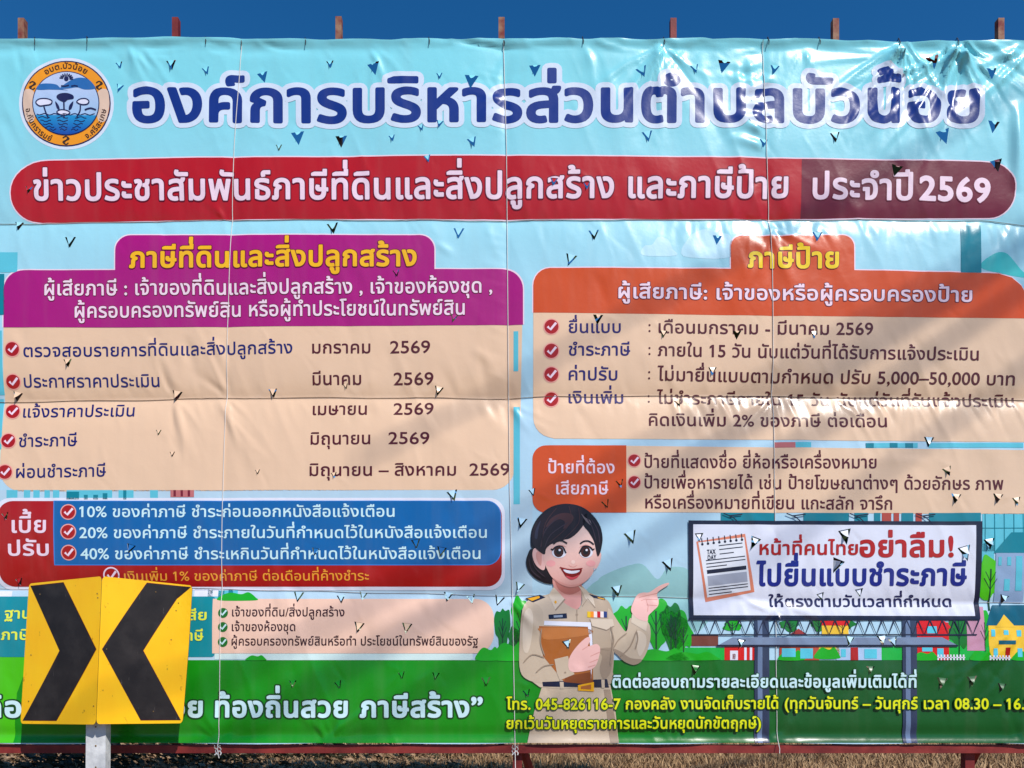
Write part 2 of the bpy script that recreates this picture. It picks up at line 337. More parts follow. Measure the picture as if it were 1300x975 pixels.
def cut_lattice(tri):
    """for large shapes: start from the lattice triangles and trim them along the shape's outline"""
    lo = tri.reshape(-1, 2).min(0); hi = tri.reshape(-1, 2).max(0)
    i0, j0 = int((lo[0]-X0)//G), int((lo[1]-Y0)//G); i1, j1 = int((hi[0]-X0)//G)+1, int((hi[1]-Y0)//G)+1
    I, J = np.meshgrid(np.arange(i0, i1), np.arange(j0, j1), indexing='ij'); I = I.ravel(); J = J.ravel()
    c = lambda a, b: np.stack([X0+(I+a)*G, Y0+(J+b)*G], -1)
    L_ = np.concatenate([np.stack([c(0, 0), c(1, 0), c(1, 1)], 1), np.stack([c(0, 0), c(1, 1), c(0, 1)], 1)]).astype(float)
    cen = L_.mean(1); active = np.zeros(len(L_), bool); E_ = soup_edges(tri)
    for p, q in E_:
        m = (cen[:, 0] > min(p[0], q[0])-G*1.5) & (cen[:, 0] < max(p[0], q[0])+G*1.5) & (cen[:, 1] > min(p[1], q[1])-G*1.5) & (cen[:, 1] < max(p[1], q[1])+G*1.5)
        n = np.array([-(q-p)[1], (q-p)[0]])/(np.linalg.norm(q-p)+1e-9)
        ix = np.where(m)[0]; active[ix[np.abs((cen[ix]-p)@n) < G*1.5]] = True
    core, edge_ = L_[~active], L_[active]
    for p, q in E_:
        n = np.array([-(q-p)[1], (q-p)[0]])/(np.linalg.norm(q-p)+1e-9)
        l_, h_ = np.minimum(p, q)-.01, np.maximum(p, q)+.01; tl, th = edge_.min(1), edge_.max(1)
        sel = (th[:, 0] > l_[0]) & (tl[:, 0] < h_[0]) & (th[:, 1] > l_[1]) & (tl[:, 1] < h_[1])
        ix = np.where(sel)[0]; dd = (edge_[ix]-p)@n
        ok = (dd.max(1) > 1e-4) & (dd.min(1) < -1e-4); sel[:] = False; sel[ix[ok]] = True
        if sel.any(): edge_, _ = split(edge_, sel, (edge_[sel]-p)@n)
    allt = np.concatenate([core, edge_]); c = allt.mean(1); ins = np.zeros(len(c), bool)
    for t in tri:
        l_, h_ = t.min(0), t.max(0); ix = np.where((c[:, 0] >= l_[0]) & (c[:, 0] <= h_[0]) & (c[:, 1] >= l_[1]) & (c[:, 1] <= h_[1]))[0]
        s0 = [(t[(e+1) % 3][0]-t[e][0])*(c[ix, 1]-t[e][1])-(t[(e+1) % 3][1]-t[e][1])*(c[ix, 0]-t[e][0]) for e in range(3)]
        s0 = np.array(s0); ins[ix] |= (s0 >= -1e-6).all(0) | (s0 <= 1e-6).all(0)
    return allt[ins]
LAYER = .0007
def print_mesh(name, tri, mat, layer, parent, holes=True):
    area = lambda t: (t[:, 1, 0]-t[:, 0, 0])*(t[:, 2, 1]-t[:, 0, 1])-(t[:, 1, 1]-t[:, 0, 1])*(t[:, 2, 0]-t[:, 0, 0])
    def prep(tri):
        tri = np.asarray(tri, float).reshape(-1, 3, 2).copy(); tri = tri[np.abs(area(tri)) > 1e-6]
        tri[:, :, 0] = np.clip(tri[:, :, 0], X0, X1-.01); tri[:, :, 1] = np.clip(tri[:, :, 1], Y0, Y1-.01)
        if np.abs(area(tri)).sum() > 1200 and len(tri) < 400: tri = cut_lattice(tri); tri = cut_holes(tri) if holes else tri
        else: tri = cut_grid(tri); tri = cut_holes(tri) if holes else tri
        return tri[np.abs(area(tri)) > 2e-5]
    if isinstance(tri, list): sub = [prep(t) for t in tri if len(t)]
    else: sub = [prep(tri)]
    lay = np.concatenate([np.full(len(t), i*.3) for i, t in enumerate(sub)]); tri = np.concatenate(sub); a = area(tri)
    fl = a < 0; tri[fl] = tri[fl][:, ::-1]          # wind so faces look at the road
    P = tri.reshape(-1, 2); lv = np.repeat(np.round(lay*10).astype(np.int64), 3)
    key = (lv << 50)+(np.round((P[:, 0]+500)*500).astype(np.int64) << 24)+np.round((P[:, 1]+500)*500).astype(np.int64)
    _, fi, inv = np.unique(key, return_index=True, return_inverse=True); inv = inv.reshape(-1); U = P[fi]; ul = lv[fi]*.1
    h, nx, nz = surf(U[:, 0], U[:, 1])
    k = (layer+ul)*LAYER
    V = np.stack([(U[:, 0]-CX)*PX, D-h-k, 1.5+(HY-U[:, 1])*PX], 1)
    F = inv.reshape(-1, 3)[:, ::-1]
    F = F[(F[:, 0] != F[:, 1]) & (F[:, 1] != F[:, 2]) & (F[:, 0] != F[:, 2])]
    e1 = V[F[:, 1]]-V[F[:, 0]]; e2 = V[F[:, 2]]-V[F[:, 0]]
    if len(F) and np.cross(e1, e2)[:, 1].sum() > 0: F = F[:, ::-1]
    me = bpy.data.meshes.new(name); me.vertices.add(len(V)); me.loops.add(len(F)*3); me.polygons.add(len(F))
    me.vertices.foreach_set('co', V.ravel().astype(np.float32)); me.loops.foreach_set('vertex_index', np.ascontiguousarray(F).ravel().astype(np.int32))
    me.polygons.foreach_set('loop_start', np.arange(0, len(F)*3, 3, dtype=np.int32))
    me.update(calc_edges=True); me.shade_smooth()
    n = np.stack([nx, -np.ones_like(nx), nz], 1)
    # heights rise towards -y: normal = (dh/dx.., -1, ..)
    n /= np.linalg.norm(n, axis=1)[:, None]
    if len(me.vertices) == len(n): me.normals_split_custom_set_from_vertices(n.tolist())
    me.materials.append(mat)
    o = bpy.data.objects.new(name, me); COL.objects.link(o)
    if parent: o.parent = parent
    return o
# slope signs: h towards the viewer (-y). n ~ (dh/dx * ... ) computed as: surface y = D - h(x,z); n = (-h_x, -1, -h_z) scaled, h_z = -h_ylayout
def poly(pts):
    tri = tessellate_polygon([[Vector((x, y, 0)) for x, y in pts]])
    return np.array([[pts[i] for i in t] for t in tri], float)
def smoothp(pts, n=5, closed=True):
    out = []; m = len(pts)
    rng = range(m) if closed else range(m-1)
    for i in rng:
        g = (lambda k: pts[k % m]) if closed else (lambda k: pts[max(0, min(m-1, k))])
        p0, p1, p2, p3 = g(i-1), g(i), g(i+1), g(i+2)
        for k in range(n):
            t = k/n
            out.append(tuple(.5*((2*p1[a])+(-p0[a]+p2[a])*t+(2*p0[a]-5*p1[a]+4*p2[a]-p3[a])*t*t+(-p0[a]+3*p1[a]-3*p2[a]+p3[a])*t**3) for a in (0, 1)))
    if not closed: out.append(pts[-1])
    return out
def ell(cx, cy, rx, ry=None, n=28, rot=0):
    ry = ry or rx; c, s = math.cos(rot), math.sin(rot)
    return [(cx+rx*math.cos(a)*c-ry*math.sin(a)*s, cy+rx*math.cos(a)*s+ry*math.sin(a)*c) for a in [2*math.pi*k/n for k in range(n)]]
def stroke(pts, w, closed=False):
    if closed: pts = list(pts)+[pts[0], pts[1]]
    tr = []; L = []; R = []
    for i in range(len(pts)):
        a = pts[max(i-1, 0)]; b = pts[min(i+1, len(pts)-1)]
        dx, dy = b[0]-a[0], b[1]-a[1]; l = math.hypot(dx, dy) or 1
        ww = (w[i] if isinstance(w, (list, tuple)) else w)/2
        L.append((pts[i][0]-dy/l*ww, pts[i][1]+dx/l*ww)); R.append((pts[i][0]+dy/l*ww, pts[i][1]-dx/l*ww))
    for i in range(len(pts)-1): tr += [[L[i], R[i], R[i+1]], [L[i], R[i+1], L[i+1]]]
    return np.array(tr)
def rrect(x0, y0, x1, y1, r):
    """r = radius or (tl,tr,br,bl); y0/y1 may be pairs (left,right)"""
    r = (r,)*4 if not isinstance(r, tuple) else r
    ya, yb = (y0 if isinstance(y0, tuple) else (y0, y0)); yc, yd = (y1 if isinstance(y1, tuple) else (y1, y1))
    P = []
    for (cx, cy, sx, sy, rr, a0) in ((x0, ya, 1, 1, r[0], 180), (x1, yb, -1, 1, r[1], 270), (x1, yd, -1, -1, r[2], 0), (x0, yc, 1, -1, r[3], 90)):
        if rr <= 0: P.append((cx, cy)); continue
        for k in range(9):
            a = math.radians(a0+k*90/8); P.append((cx+sx*rr+rr*math.cos(a), cy+sy*rr+rr*math.sin(a)))
    return P
def dense(P, step=40):
    out = []
    for i, p in enumerate(P):
        q = P[(i+1) % len(P)]; n = max(1, int(math.hypot(q[0]-p[0], q[1]-p[1])/step))
        out += [(p[0]+(q[0]-p[0])*k/n, p[1]+(q[1]-p[1])*k/n) for k in range(n)]
    return out

# ------------------------------------------------------------------ lettering from the built-in font
_g = {}; _adv = {}
def _mesh_of(body, off=0.0):
    """outlines of the built-in font, filled by winding number (its contours overlap)"""
    from mathutils.geometry import delaunay_2d_cdt
    if body == '1': return poly([(.215, .682), (.30, .682), (.30, 0), (.202, 0), (.202, .57), (.085, .49), (.085, .59)])
    c = bpy.data.curves.new('t', 'FONT'); c.body = body; c.resolution_u = 5 if body[0] in '0123456789%' else 3; c.dimensions = '3D'; c.fill_mode = 'FULL'
    o = bpy.data.objects.new('t', c); COL.objects.link(o)
    for ff in ('NONE',):
        try: c.fill_mode = ff
        except TypeError: pass
    dg = bpy.context.evaluated_depsgraph_get(); me = bpy.data.meshes.new_from_object(o.evaluated_get(dg))
    v = [Vector(p.co[:2]) for p in me.vertices]; ed = [tuple(e.vertices) for e in me.edges]; nf = len(me.polygons)
    bpy.data.objects.remove(o); bpy.data.curves.remove(c); bpy.data.meshes.remove(me)
    if not ed: return np.zeros((0, 3, 2))
    vo, _, fo, _, _, _ = delaunay_2d_cdt(v, ed, [], 0, 1e-6)
    vo = np.array([tuple(p) for p in vo]); T3 = vo[np.array([f for f in fo if len(f) == 3])]; cc = T3.mean(1); wn = np.zeros(len(cc), int)
    nb = {}
    for a, b in ed: nb.setdefault(a, []).append(b); nb.setdefault(b, []).append(a)
    seen = set()
    for a in list(nb):                        # walk each contour once, in one direction
        if a in seen: continue
        lp = [a]; seen.add(a); cur = a
        # vertices of a contour are stored in order: start at the lowest index and go to index + 1
        while True:
            nx_ = [b for b in nb[cur] if b not in seen]
            if not nx_: break
            cur = cur+1 if cur+1 in nx_ else nx_[0]; seen.add(cur); lp.append(cur)
        for k in range(len(lp)):
            p, q = v[lp[k]], v[lp[(k+1) % len(lp)]]
            if p.y == q.y: continue
            m = (cc[:, 1] > min(p.y, q.y)) & (cc[:, 1] <= max(p.y, q.y)) & (cc[:, 0] < p.x+(cc[:, 1]-p.y)*(q.x-p.x)/(q.y-p.y))
            wn[m] += 1 if q.y > p.y else -1
    return T3[wn != 0]
def dilate(t, r):
    """grow a glyph by r with round corners (union built by constrained triangulation)"""
    from mathutils.geometry import delaunay_2d_cdt
    P = np.round(t.reshape(-1, 2), 5); U, inv = np.unique(P, axis=0, return_inverse=True); inv = inv.reshape(-1, 3)
    a = np.cross(U[inv[:, 1]]-U[inv[:, 0]], U[inv[:, 2]]-U[inv[:, 0]]); inv = inv[np.abs(a) > 1e-9]; a = a[np.abs(a) > 1e-9]
    inv[a < 0] = inv[a < 0][:, ::-1]
    E_ = {}
    for f in inv:
        for k in range(3): E_[(f[k], f[(k+1) % 3])] = 1
    bd = {i: j for i, j in E_ if (j, i) not in E_}
    V = [Vector(u) for u in U]; F = [tuple(int(i) for i in f) for f in inv]
    def nrm(i, j): d = U[j]-U[i]; l = math.hypot(*d) or 1; return (d[1]/l*r, -d[0]/l*r)
    for i, j in bd.items():
        n = nrm(i, j); b = len(V); V += [Vector((U[i][0]+n[0], U[i][1]+n[1])), Vector((U[j][0]+n[0], U[j][1]+n[1]))]
        F.append((int(i), b, b+1, int(j)))
        if j in bd:
            m = nrm(j, bd[j])
            if n[0]*m[1]-n[1]*m[0] > 1e-9:
                a0 = math.atan2(n[1], n[0]); a1 = math.atan2(m[1], m[0]); a1 += 2*math.pi if a1 < a0 else 0
                st = max(1, int((a1-a0)/.5)); b = len(V); V += [Vector((U[j][0]+r*math.cos(a0+(a1-a0)*q/st), U[j][1]+r*math.sin(a0+(a1-a0)*q/st))) for q in range(st+1)]
                F.append((int(j),)+tuple(range(b, b+st+1)))
    vo, _, fo, _, _, of_ = delaunay_2d_cdt(V, [], F, 1, 1e-6)
    fo = [f for f, o_ in zip(fo, of_) if len(o_)]
    nx = {}
    E2 = {(f[k], f[(k+1) % len(f)]) for f in fo for k in range(len(f))}
    for i, j in E2:
        if (j, i) not in E2: nx.setdefault(i, []).append(j)
    loops = []
    while nx:
        st = next(iter(nx)); cur = st; lp = []
        while cur in nx:
            lp.append(cur); n_ = nx[cur].pop()
            if not nx[cur]: del nx[cur]
            cur = n_
        pts = [vo[k] for k in lp]; out = []
        for k in range(len(pts)):             # drop needless points
            a_, b_, c_ = out[-1] if out else pts[k-1], pts[k], pts[(k+1) % len(pts)]
            l_ = (c_-a_).length or 1
            if k == 0 or abs((b_-a_).cross(c_-a_))/l_ > .0012 or (b_-a_).dot(c_-b_) < 0: out.append(b_)
        if len(out) > 2: loops.append([Vector((p.x, p.y, 0)) for p in out])
    flat = []; ed = []
    for l_ in loops:
        b = len(flat); flat += [p.xy for p in l_]; ed += [(b+i, b+(i+1) % len(l_)) for i in range(len(l_))]
    vo, _, fo, _, _, _ = delaunay_2d_cdt(flat, ed, [], 0, 1e-6)
    vo = np.array([tuple(v) for v in vo]); T3 = vo[np.array([f for f in fo if len(f) == 3])]; c = T3.mean(1); ins = np.zeros(len(c), bool)
    for i, j in ed:
        p, q = flat[i], flat[j]
        if p.y == q.y: continue
        m = (c[:, 1] > min(p.y, q.y)) & (c[:, 1] <= max(p.y, q.y)) & (c[:, 0] < p.x+(c[:, 1]-p.y)*(q.x-p.x)/(q.y-p.y)); ins ^= m
    return T3[ins]
def glyph(ch, off):
    k = (ch, round(off, 3))
    if k not in _g:
        base = _mesh_of(ch) if (ch, 0) not in _g else _g[(ch, 0)]; _g[(ch, 0)] = base
        _g[k] = dilate(base, k[1]) if k[1] > .007 and len(base) else base
    return _g[k]
_bar = None
def advance(ch):
    global _bar
    if _bar is None: _bar = _mesh_of('|')[..., 0].max()
    if ch not in _adv: _adv[ch] = _mesh_of(ch+'|')[..., 0].max()-_bar
    return _adv[ch]
UPV = 'ิีึืั็ํ'; TONE = '่้๊๋์'; LOW = 'ุู'; TALL = 'ปฝฟฬ'
SPACING = [0.0]
def layout(s, off, track=0.0):
    """-> list of (char, x, dy, scale)"""
    pen = 0.0; out = []; base = ''; hasup = False; mark_x = 0
    for ch in s:
        if ch in UPV or ch in TONE or ch in LOW:
            g = glyph(ch, 0); lo, hi = g[..., 1].min(), g[..., 1].max()
            dx = -.10 if base in TALL and ch not in LOW else 0.0
            if ch in LOW: out.append((ch, mark_x, -.01)); continue
            if ch in UPV: out.append((ch, mark_x+dx, .635+off*1.2-lo if ch != 'ํ' else .02)); hasup = True; continue
            if ch in '์': out.append((ch, mark_x+dx-.03, (.0 if not hasup else .19)+off)); continue
            out.append((ch, mark_x+dx-(0.02 if hasup else 0.03), ((.80+off*2.6) if hasup else (.64+off*1.4))-lo)); continue
        out.append((ch, pen, 0)); pen += advance(ch)+track+off*1.0; mark_x = pen-track-off*.6
        if ch == 'ำ': hasup = True; base = ch
        elif ch == 'า': base = ch
        else: base = ch; hasup = False
    return out, pen
def text_tris(s, off=0.0, extra=0.0, track=0.0):
    L, w = layout(s, off, track); T_ = [[], [], []]; i = 0
    for ch, x, dy in L:
        g = glyph(ch, off+extra)
        if len(g): T_[i % 3].append(g+np.array([x, dy])); i += 1
    return [np.concatenate(t) for t in T_ if t]
def bounds(s, off, track=0.0):
    t = np.concatenate(text_tris(s, off, 0, track)); return t[..., 0].min(), t[..., 0].max()
def letter(s, x0, x1, yb, H, mat, layer, parent, off=.0, outline=None, ow=0.0, name='lettering', shadow=None, dig=False):
    """text fitted between x0 and x1, baseline yb (or pair), consonant height H"""
    ya, ye = yb if isinstance(yb, tuple) else (yb, yb)
    sz = H/.558; em = off
    b0, b1 = bounds(s, em); sx = (x1-x0)/(b1-b0)
    def place(t, dx=0, dy=0):
        X = x0+(t[..., 0]-b0)*sx
        Y = ya+(ye-ya)*(X-x0)/(x1-x0)-t[..., 1]*sz
        return np.stack([X+dx, Y+dy], -1)
    if outline is not None:
        print_mesh('lettering_outline', [place(t) for t in text_tris(s, em, ow)], outline, layer, parent)
        layer += 1
    return print_mesh(name, [place(t) for t in text_tris(s, em)], mat, layer, parent)
def arc_letter(s, cx, cy, R, a_mid, H, mat, layer, parent, inward=False, off=.02):
    """letters standing on a circle of radius R, centred on angle a_mid (degrees, 0 = up, clockwise)"""
    sz = H/.558; L, w = layout(s, off, .04); T_ = []
    for ch, x, dy in L:
        g = glyph(ch, off)
        if not len(g): continue
        u = (x+g[..., 0]-w/2)*sz; v = (dy+g[..., 1])*sz
        if not inward: a = math.radians(a_mid)+u/R; r = R+v; 
        else: a = math.radians(a_mid)-u/R; r = R-v
        T_.append(np.stack([cx+r*np.sin(a), cy-r*np.cos(a)], -1))
    return print_mesh('lettering', np.concatenate(T_), mat, layer, parent)

# ------------------------------------------------------------------ ground
soil = simple_mat('dry_soil', (92, 70, 50), .95, (150, 120, 88), 3.0, .03, 18)
gv, gf = [], []
N_ = 60; xs = np.linspace(-1, 1, N_); xs = np.sign(xs)*(np.abs(xs)**3)*1500
ys = np.linspace(-1, 1, N_); ys = np.sign(ys)*(np.abs(ys)**3)*1500+8
for j, yy in enumerate(ys):
    for i, xx in enumerate(xs):
        near = math.exp(-((xx/20)**2+((yy-8)/20)**2))
        gv.append((xx, yy, .04*near*(random.random()-.5)))
for j in range(N_-1):
    for i in range(N_-1):
        a = j*N_+i; gf.append((a, a+1, a+N_+1, a+N_))
tag(mesh_obj('ground', gv, gf, soil, smooth=True), 'dry brown earth under and behind the billboard', None, None, 'structure')

# ------------------------------------------------------------------ steel frame
rust = simple_mat('red_oxide_steel', (104, 24, 26), .65, (146, 50, 44), 9, .001, 80, lo=.3, hi=.75)
worn = simple_mat('weathered_steel', (116, 38, 36), .75, (150, 112, 88), 14, .002, 50, lo=.35, hi=.6)
frame = tag(empty('billboard_frame', (0, D+.06, 0)), 'rusty red steel frame whose upright stubs stick up above the big banner', 'frame')
def fbox(name, x0, x1, y0, y1, za, zb, mat=rust, lean=0.0):
    """upright square tube given by layout x, real depth, layout heights"""
    p0 = w3(x0, zb); p1 = w3(x1, za); V, F = [], []
    box(V, F, p0.x, p1.x, y0-(D+.06), y1-(D+.06), p0.z, p1.z)
    V = [(x+lean*(z-p0.z), y, z) for x, y, z in V]
    return mesh_obj(name, V, F, mat, frame)
for i, (x, t) in enumerate(((17, 13), (217, 12), (427, 11), (636, 12), (859, 13), (1068, 13.5), (1281, 13))):
    fbox('upright', x-3.9, x+3.9, D+.06, D+.10, t, 952, (worn if i in (0, 2, 3, 5, 6) else rust), (0.014, 0, 0, .004, -.01, -.012, -.016)[i]*.15)
for nm, za, zb, y0 in (('bottom_rail', 946.5, 956.5, D+.012), ('middle_rail', 495, 503, D+.102), ('top_rail', 53, 59, D+.102)):
    fbox(nm, -96, 1400, y0, y0+.042, za, zb)
for x in (657, 1238, -60): fbox('support_leg', x-6, x+6, D+.056, D+.11, 957, 1128)
V, F = [], []
a = w3(1262, 955); b = w3(1290, 1128); tube(V, F, [(a.x, .10, a.z), (b.x, .9, 0)], .028, 4); mesh_obj('brace', V, F, rust, frame)
a = w3(664, 955); tube(V := [], F := [], [(a.x, .10, a.z), (a.x+.25, 1.0, 0)], .028, 4); mesh_obj('brace', V, F, rust, frame)

# ------------------------------------------------------------------ the banner
B = tag(empty('vinyl_banner'), 'huge wrinkled Thai tax banner printed with a smiling woman in uniform', 'banner')
edge = [(x, 50.2+.8*math.sin(x/57.)+.6*math.sin(x/13.+1)+(1.5 if x > 900 else 0)) for x in range(-80, 1381, 12)]
edge = edge+[(x, 943.5+1.0*math.sin(x/41.)) for x in range(1376, -81, -12)]
SKY = vinyl((146, 212, 222), (184, 212, 228), 'z', 100, 520)
sheet = print_mesh('vinyl_sheet', poly(edge), SKY, 0, B)
WHITE = vinyl((226, 226, 240)); PINKW = vinyl((238, 214, 226)); NAVY = vinyl((24, 22, 84)); MAROON = vinyl((64, 12, 26))
TITLE = vinyl((10, 54, 128)); LILAC = vinyl((212, 222, 242)); RED = vinyl((178, 14, 48)); WINE = vinyl((112, 22, 48)); BLACK = vinyl((18, 16, 24))
PURP = vinyl((164, 6, 122)); BEIGE = vinyl((228, 198, 172)); BEIGE2 = vinyl((230, 200, 174), (220, 194, 170), 'x', 680, 1300)
ORANGE = vinyl((200, 92, 52)); YEL = vinyl((246, 186, 36)); BLUE = vinyl((0, 102, 160)); DRED = vinyl((166, 10, 34))
TEAL = vinyl((16, 138, 150)); BONE = vinyl((240, 236, 232)); ICE = vinyl((206, 232, 240)); LYEL = vinyl((222, 226, 40)); DGRN = vinyl((8, 74, 30))
def part(name, parent=B): 
    o = empty(name); o.parent = parent; return o

# --- background scenery of the print (lower half)
LAND = part('printed_landscape')
GREEN = vinyl((14, 140, 38), (6, 90, 44), 'x', 640, 1010)
LGRN = vinyl((96, 190, 40)); MGRN = vinyl((58, 168, 60)); TGRN = vinyl((24, 118, 52)); DKG = vinyl((12, 70, 44))
HAZE = vinyl((158, 198, 200)); HAZ2 = vinyl((186, 208, 222)); TEL2 = vinyl((112, 190, 206)); TEL3 = vinyl((36, 130, 146)); GREY = vinyl((150, 160, 178))
tris = [poly([(-80, 838), (1380, 838), (1380, 943), (-80, 943)])]
print_mesh('green_band', tris[0], GREEN, 1, LAND)
print_mesh('sunlit_corner', poly([(-80, 832), (40, 832), (22, 880), (18, 943), (-80, 943)]), LGRN, 2, LAND)  # brighter green paints in the sunlit bit beside the sign's shadow
print_mesh('distant_hill', np.concatenate([poly(smoothp([(730, 800), (745, 748), (790, 722), (815, 716), (835, 735), (850, 720), (880, 730), (890, 800)])),
    poly(smoothp([(760, 735), (785, 722), (810, 716), (800, 730), (775, 742)]))]), HAZE, 1, LAND)
print_mesh('pale_sky', poly([(-80, 622), (676, 622), (676, 838), (-80, 838)]), HAZ2, 1, LAND)
# skyline strips peeping between the panels
def rects(L): return np.concatenate([poly([(a, b), (c, b), (c, d), (a, d)]) for a, b, c, d in L])
for q in [(8, 622, 22, 634), (30, 622, 38, 634), (42, 622, 50, 634), (56, 622, 63, 634), (67, 622, 75, 634), (84, 622, 142, 634), (150, 622, 169, 634), (190, 622, 200, 634),
    (-10, 320, 22, 346), (-8, 420, 3, 500), (-10, 505, 1, 570), (250, 745, 300, 762), (275, 745, 283, 762), (1180, 562, 1300, 568), (1100, 562, 1166, 568), (1010, 561, 1030, 568),
    (652, 420, 658, 470), (652, 515, 660, 640)]: print_mesh('skyline', rects([q]), TEL2, 2, LAND)
for q in [(84, 624, 100, 634), (106, 628, 111, 634), (118, 628, 124, 634), (130, 626, 136, 634), (156, 622, 160, 634), (1220, 285, 1246, 346), (-10, 348, 6, 400), (262, 748, 268, 760), (288, 748, 294, 760), (1100, 562, 1110, 568), (1130, 562, 1140, 568), (1150, 562, 1160, 568)]: print_mesh('skyline', rects([q]), TEL3, 3, LAND)
for q in [(216, 622, 246, 631), (984, 561, 1010, 568)]: print_mesh('skyline', rects([q]), vinyl((190, 120, 120)), 3, LAND)
for q in [(220, 622, 223, 630), (229, 622, 232, 630), (238, 622, 241, 630)]: print_mesh('skyline', rects([q]), vinyl((120, 30, 50)), 4, LAND)
for q in ([poly(smoothp([(816, 324), (818, 312), (828, 310), (836, 300), (848, 303), (854, 315), (858, 324)])),
    poly(smoothp([(868, 325), (874, 302), (892, 290), (915, 294), (928, 300), (928, 326)]))]): print_mesh('printed_cloud', q, vinyl((190, 222, 236)), 1, LAND)
print_mesh('printed_hill', poly(smoothp([(1246, 340), (1262, 322), (1280, 322), (1300, 345), (1320, 352), (1300, 352)])), vinyl((96, 196, 196)), 1, LAND)
# houses and trees along the foot of the scene
def ptree(x, y, h, w, c=TGRN, c2=DKG):
    t = part_of_land = empty('printed_tree'); t.parent = LAND
    pts = []
    for k in range(16):
        a = 2*math.pi*k/16; r = 1+.16*math.sin(3*a+x)+.1*math.sin(7*a+y); pts.append((x+w/2*r*math.cos(a), y-h*.62+h*.4*r*math.sin(a)))
    print_mesh('foliage', poly(smoothp(pts, 3)), c, 4, LAND).name = 'printed_foliage'
    bpy.data.objects.remove(t)
    tr = [stroke([(x, y), (x, y-h*.8)], max(1.2, w*.06))]
    for s in (-1, 1): tr.append(stroke([(x, y-h*.4), (x+s*w*.25, y-h*.62)], 1)); tr.append(stroke([(x, y-h*.55), (x-s*w*.2, y-h*.75)], .9))
    print_mesh('printed_trunk', np.concatenate(tr), c2, 5, LAND)
for a in ((638, 836, 64, 20), (662, 838, 80, 26, MGRN), (655, 838, 40, 22), (795, 838, 70, 30, MGRN), (833, 838, 78, 34, MGRN), (852, 838, 72, 26), (858, 838, 64, 30, MGRN), (868, 838, 52, 22, MGRN),
          (810, 838, 44, 22, TGRN), (1003, 806, 20, 24), (1070, 806, 22, 30), (1218, 836, 62, 26), (1258, 775, 66, 34, LGRN), (1250, 838, 60, 22, MGRN), (930, 806, 20, 22, MGRN), (1040, 806, 24, 22)): ptree(*a)
bush = [poly(smoothp([(x-w/2, y), (x-w/2+2, y-h*.6), (x-w*.2, y-h), (x+w*.1, y-h*.8), (x+w*.3, y-h*1.05), (x+w/2, y-h*.4), (x+w/2, y)])) for x, y, w, h in
        ((620, 838, 30, 16), (648, 838, 40, 22), (300, 762, 46, 10), (325, 838, 24, 6), (880, 838, 60, 10), (1005, 838, 30, 12), (1050, 836, 30, 14), (1175, 838, 30, 10), (1245, 838, 26, 12), (1300, 838, 30, 12), (840, 838, 60, 14))]
for i, q in enumerate(bush): print_mesh('printed_bush', q, MGRN, 6+.15*(i % 3), LAND)
print_mesh('lawn', rects([(850, 822, 920, 838), (1100, 815, 1160, 838), (1190, 812, 1300, 838)]), vinyl((60, 176, 84)), 3, LAND)
HS = part('printed_houses')
def house(col, body, roof=None, rc=None, wins=(), wc=None, door=()):
    for q in body: print_mesh('house_wall', rects([q]), col, 5, HS)
    for i, q in enumerate(roof or ()): print_mesh('house_roof', poly(q), rc, 6+.2*i, HS)
    for q in wins: print_mesh('house_window', rects([q]), wc, 7, HS)
    for q in door: print_mesh('house_door', rects([q]), DRED, 7, HS)
TW = vinyl((110, 196, 214)); PINK = vinyl((196, 150, 170)); CRM = vinyl((240, 196, 96)); SLATE = vinyl((36, 96, 116)); RD2 = vinyl((206, 40, 52)); PALE = vinyl((176, 196, 222))
house(RD2, [(920, 821, 958, 838)], None, None, [(927, 826, 937, 838), (945, 822, 948, 838), (952, 822, 955, 838)], WHITE, [(930, 830, 934, 837)])
house(vinyl((178, 84, 66)), [(990, 820, 1040, 838)], [[(1002, 806), (1014, 798), (1026, 806)]], vinyl((150, 60, 56)), [(993, 823, 1010, 834), (1016, 823, 1032, 836)], TW)
house(CRM, [(1044, 790, 1078, 806), (1040, 821, 1066, 836)], [[(1042, 788), (1080, 788), (1078, 794), (1044, 794)]], RD2)
house(PALE, [(1062, 820, 1120, 838)], None, None, [(1068, 824, 1074, 834), (1098, 824, 1114, 836)], TW, [(1080, 822, 1090, 838)])
house(RD2, [(1165, 790, 1205, 838)], [smoothp([(1163, 796), (1172, 786), (1185, 783), (1198, 787), (1206, 798)])], RD2, [(1178, 795, 1190, 804), (1190, 823, 1198, 834), (1171, 822, 1184, 827)], TW)
house(vinyl((120, 70, 60)), [(878, 806, 912, 820)])
house(PINK, [(1228, 770, 1250, 826)])
TOWN = vinyl((150, 172, 200))
house(TOWN, [(1264, 700, 1300, 765)], [[(1261, 702), (1283, 676), (1310, 702)], [(1283, 676), (1320, 676), (1320, 702), (1300, 702)]], TEL3, [(1267, 707, 1271, 718), (1278, 707, 1283, 718), (1275, 735, 1282, 750), (1289, 706, 1297, 750)], TEL2)
house(CRM, [(1255, 792, 1300, 836)], [[(1252, 794), (1262, 768), (1320, 768), (1320, 794)]], SLATE, [(1258, 799, 1263, 808), (1273, 800, 1279, 806), (1290, 800, 1296, 808), (1260, 823, 1265, 834), (1291, 823, 1297, 834)], TW, [(1275, 822, 1281, 837)])
print_mesh('house_gable', poly([(1264, 796), (1275, 780), (1289, 796)]), CRM, 7, HS)
print_mesh('house_roof', rects([(1266, 813, 1288, 818)]), SLATE, 7, HS)
print_mesh('printed_fence', rects([(1190+i*4, 831, 1192+i*4, 838) for i in range(9)]+[(1255+i*4, 832, 1257+i*4, 838) for i in range(7)]+[(1190, 834, 1225, 835.4), (1255, 834.5, 1282, 836)]), WHITE, 8, HS)
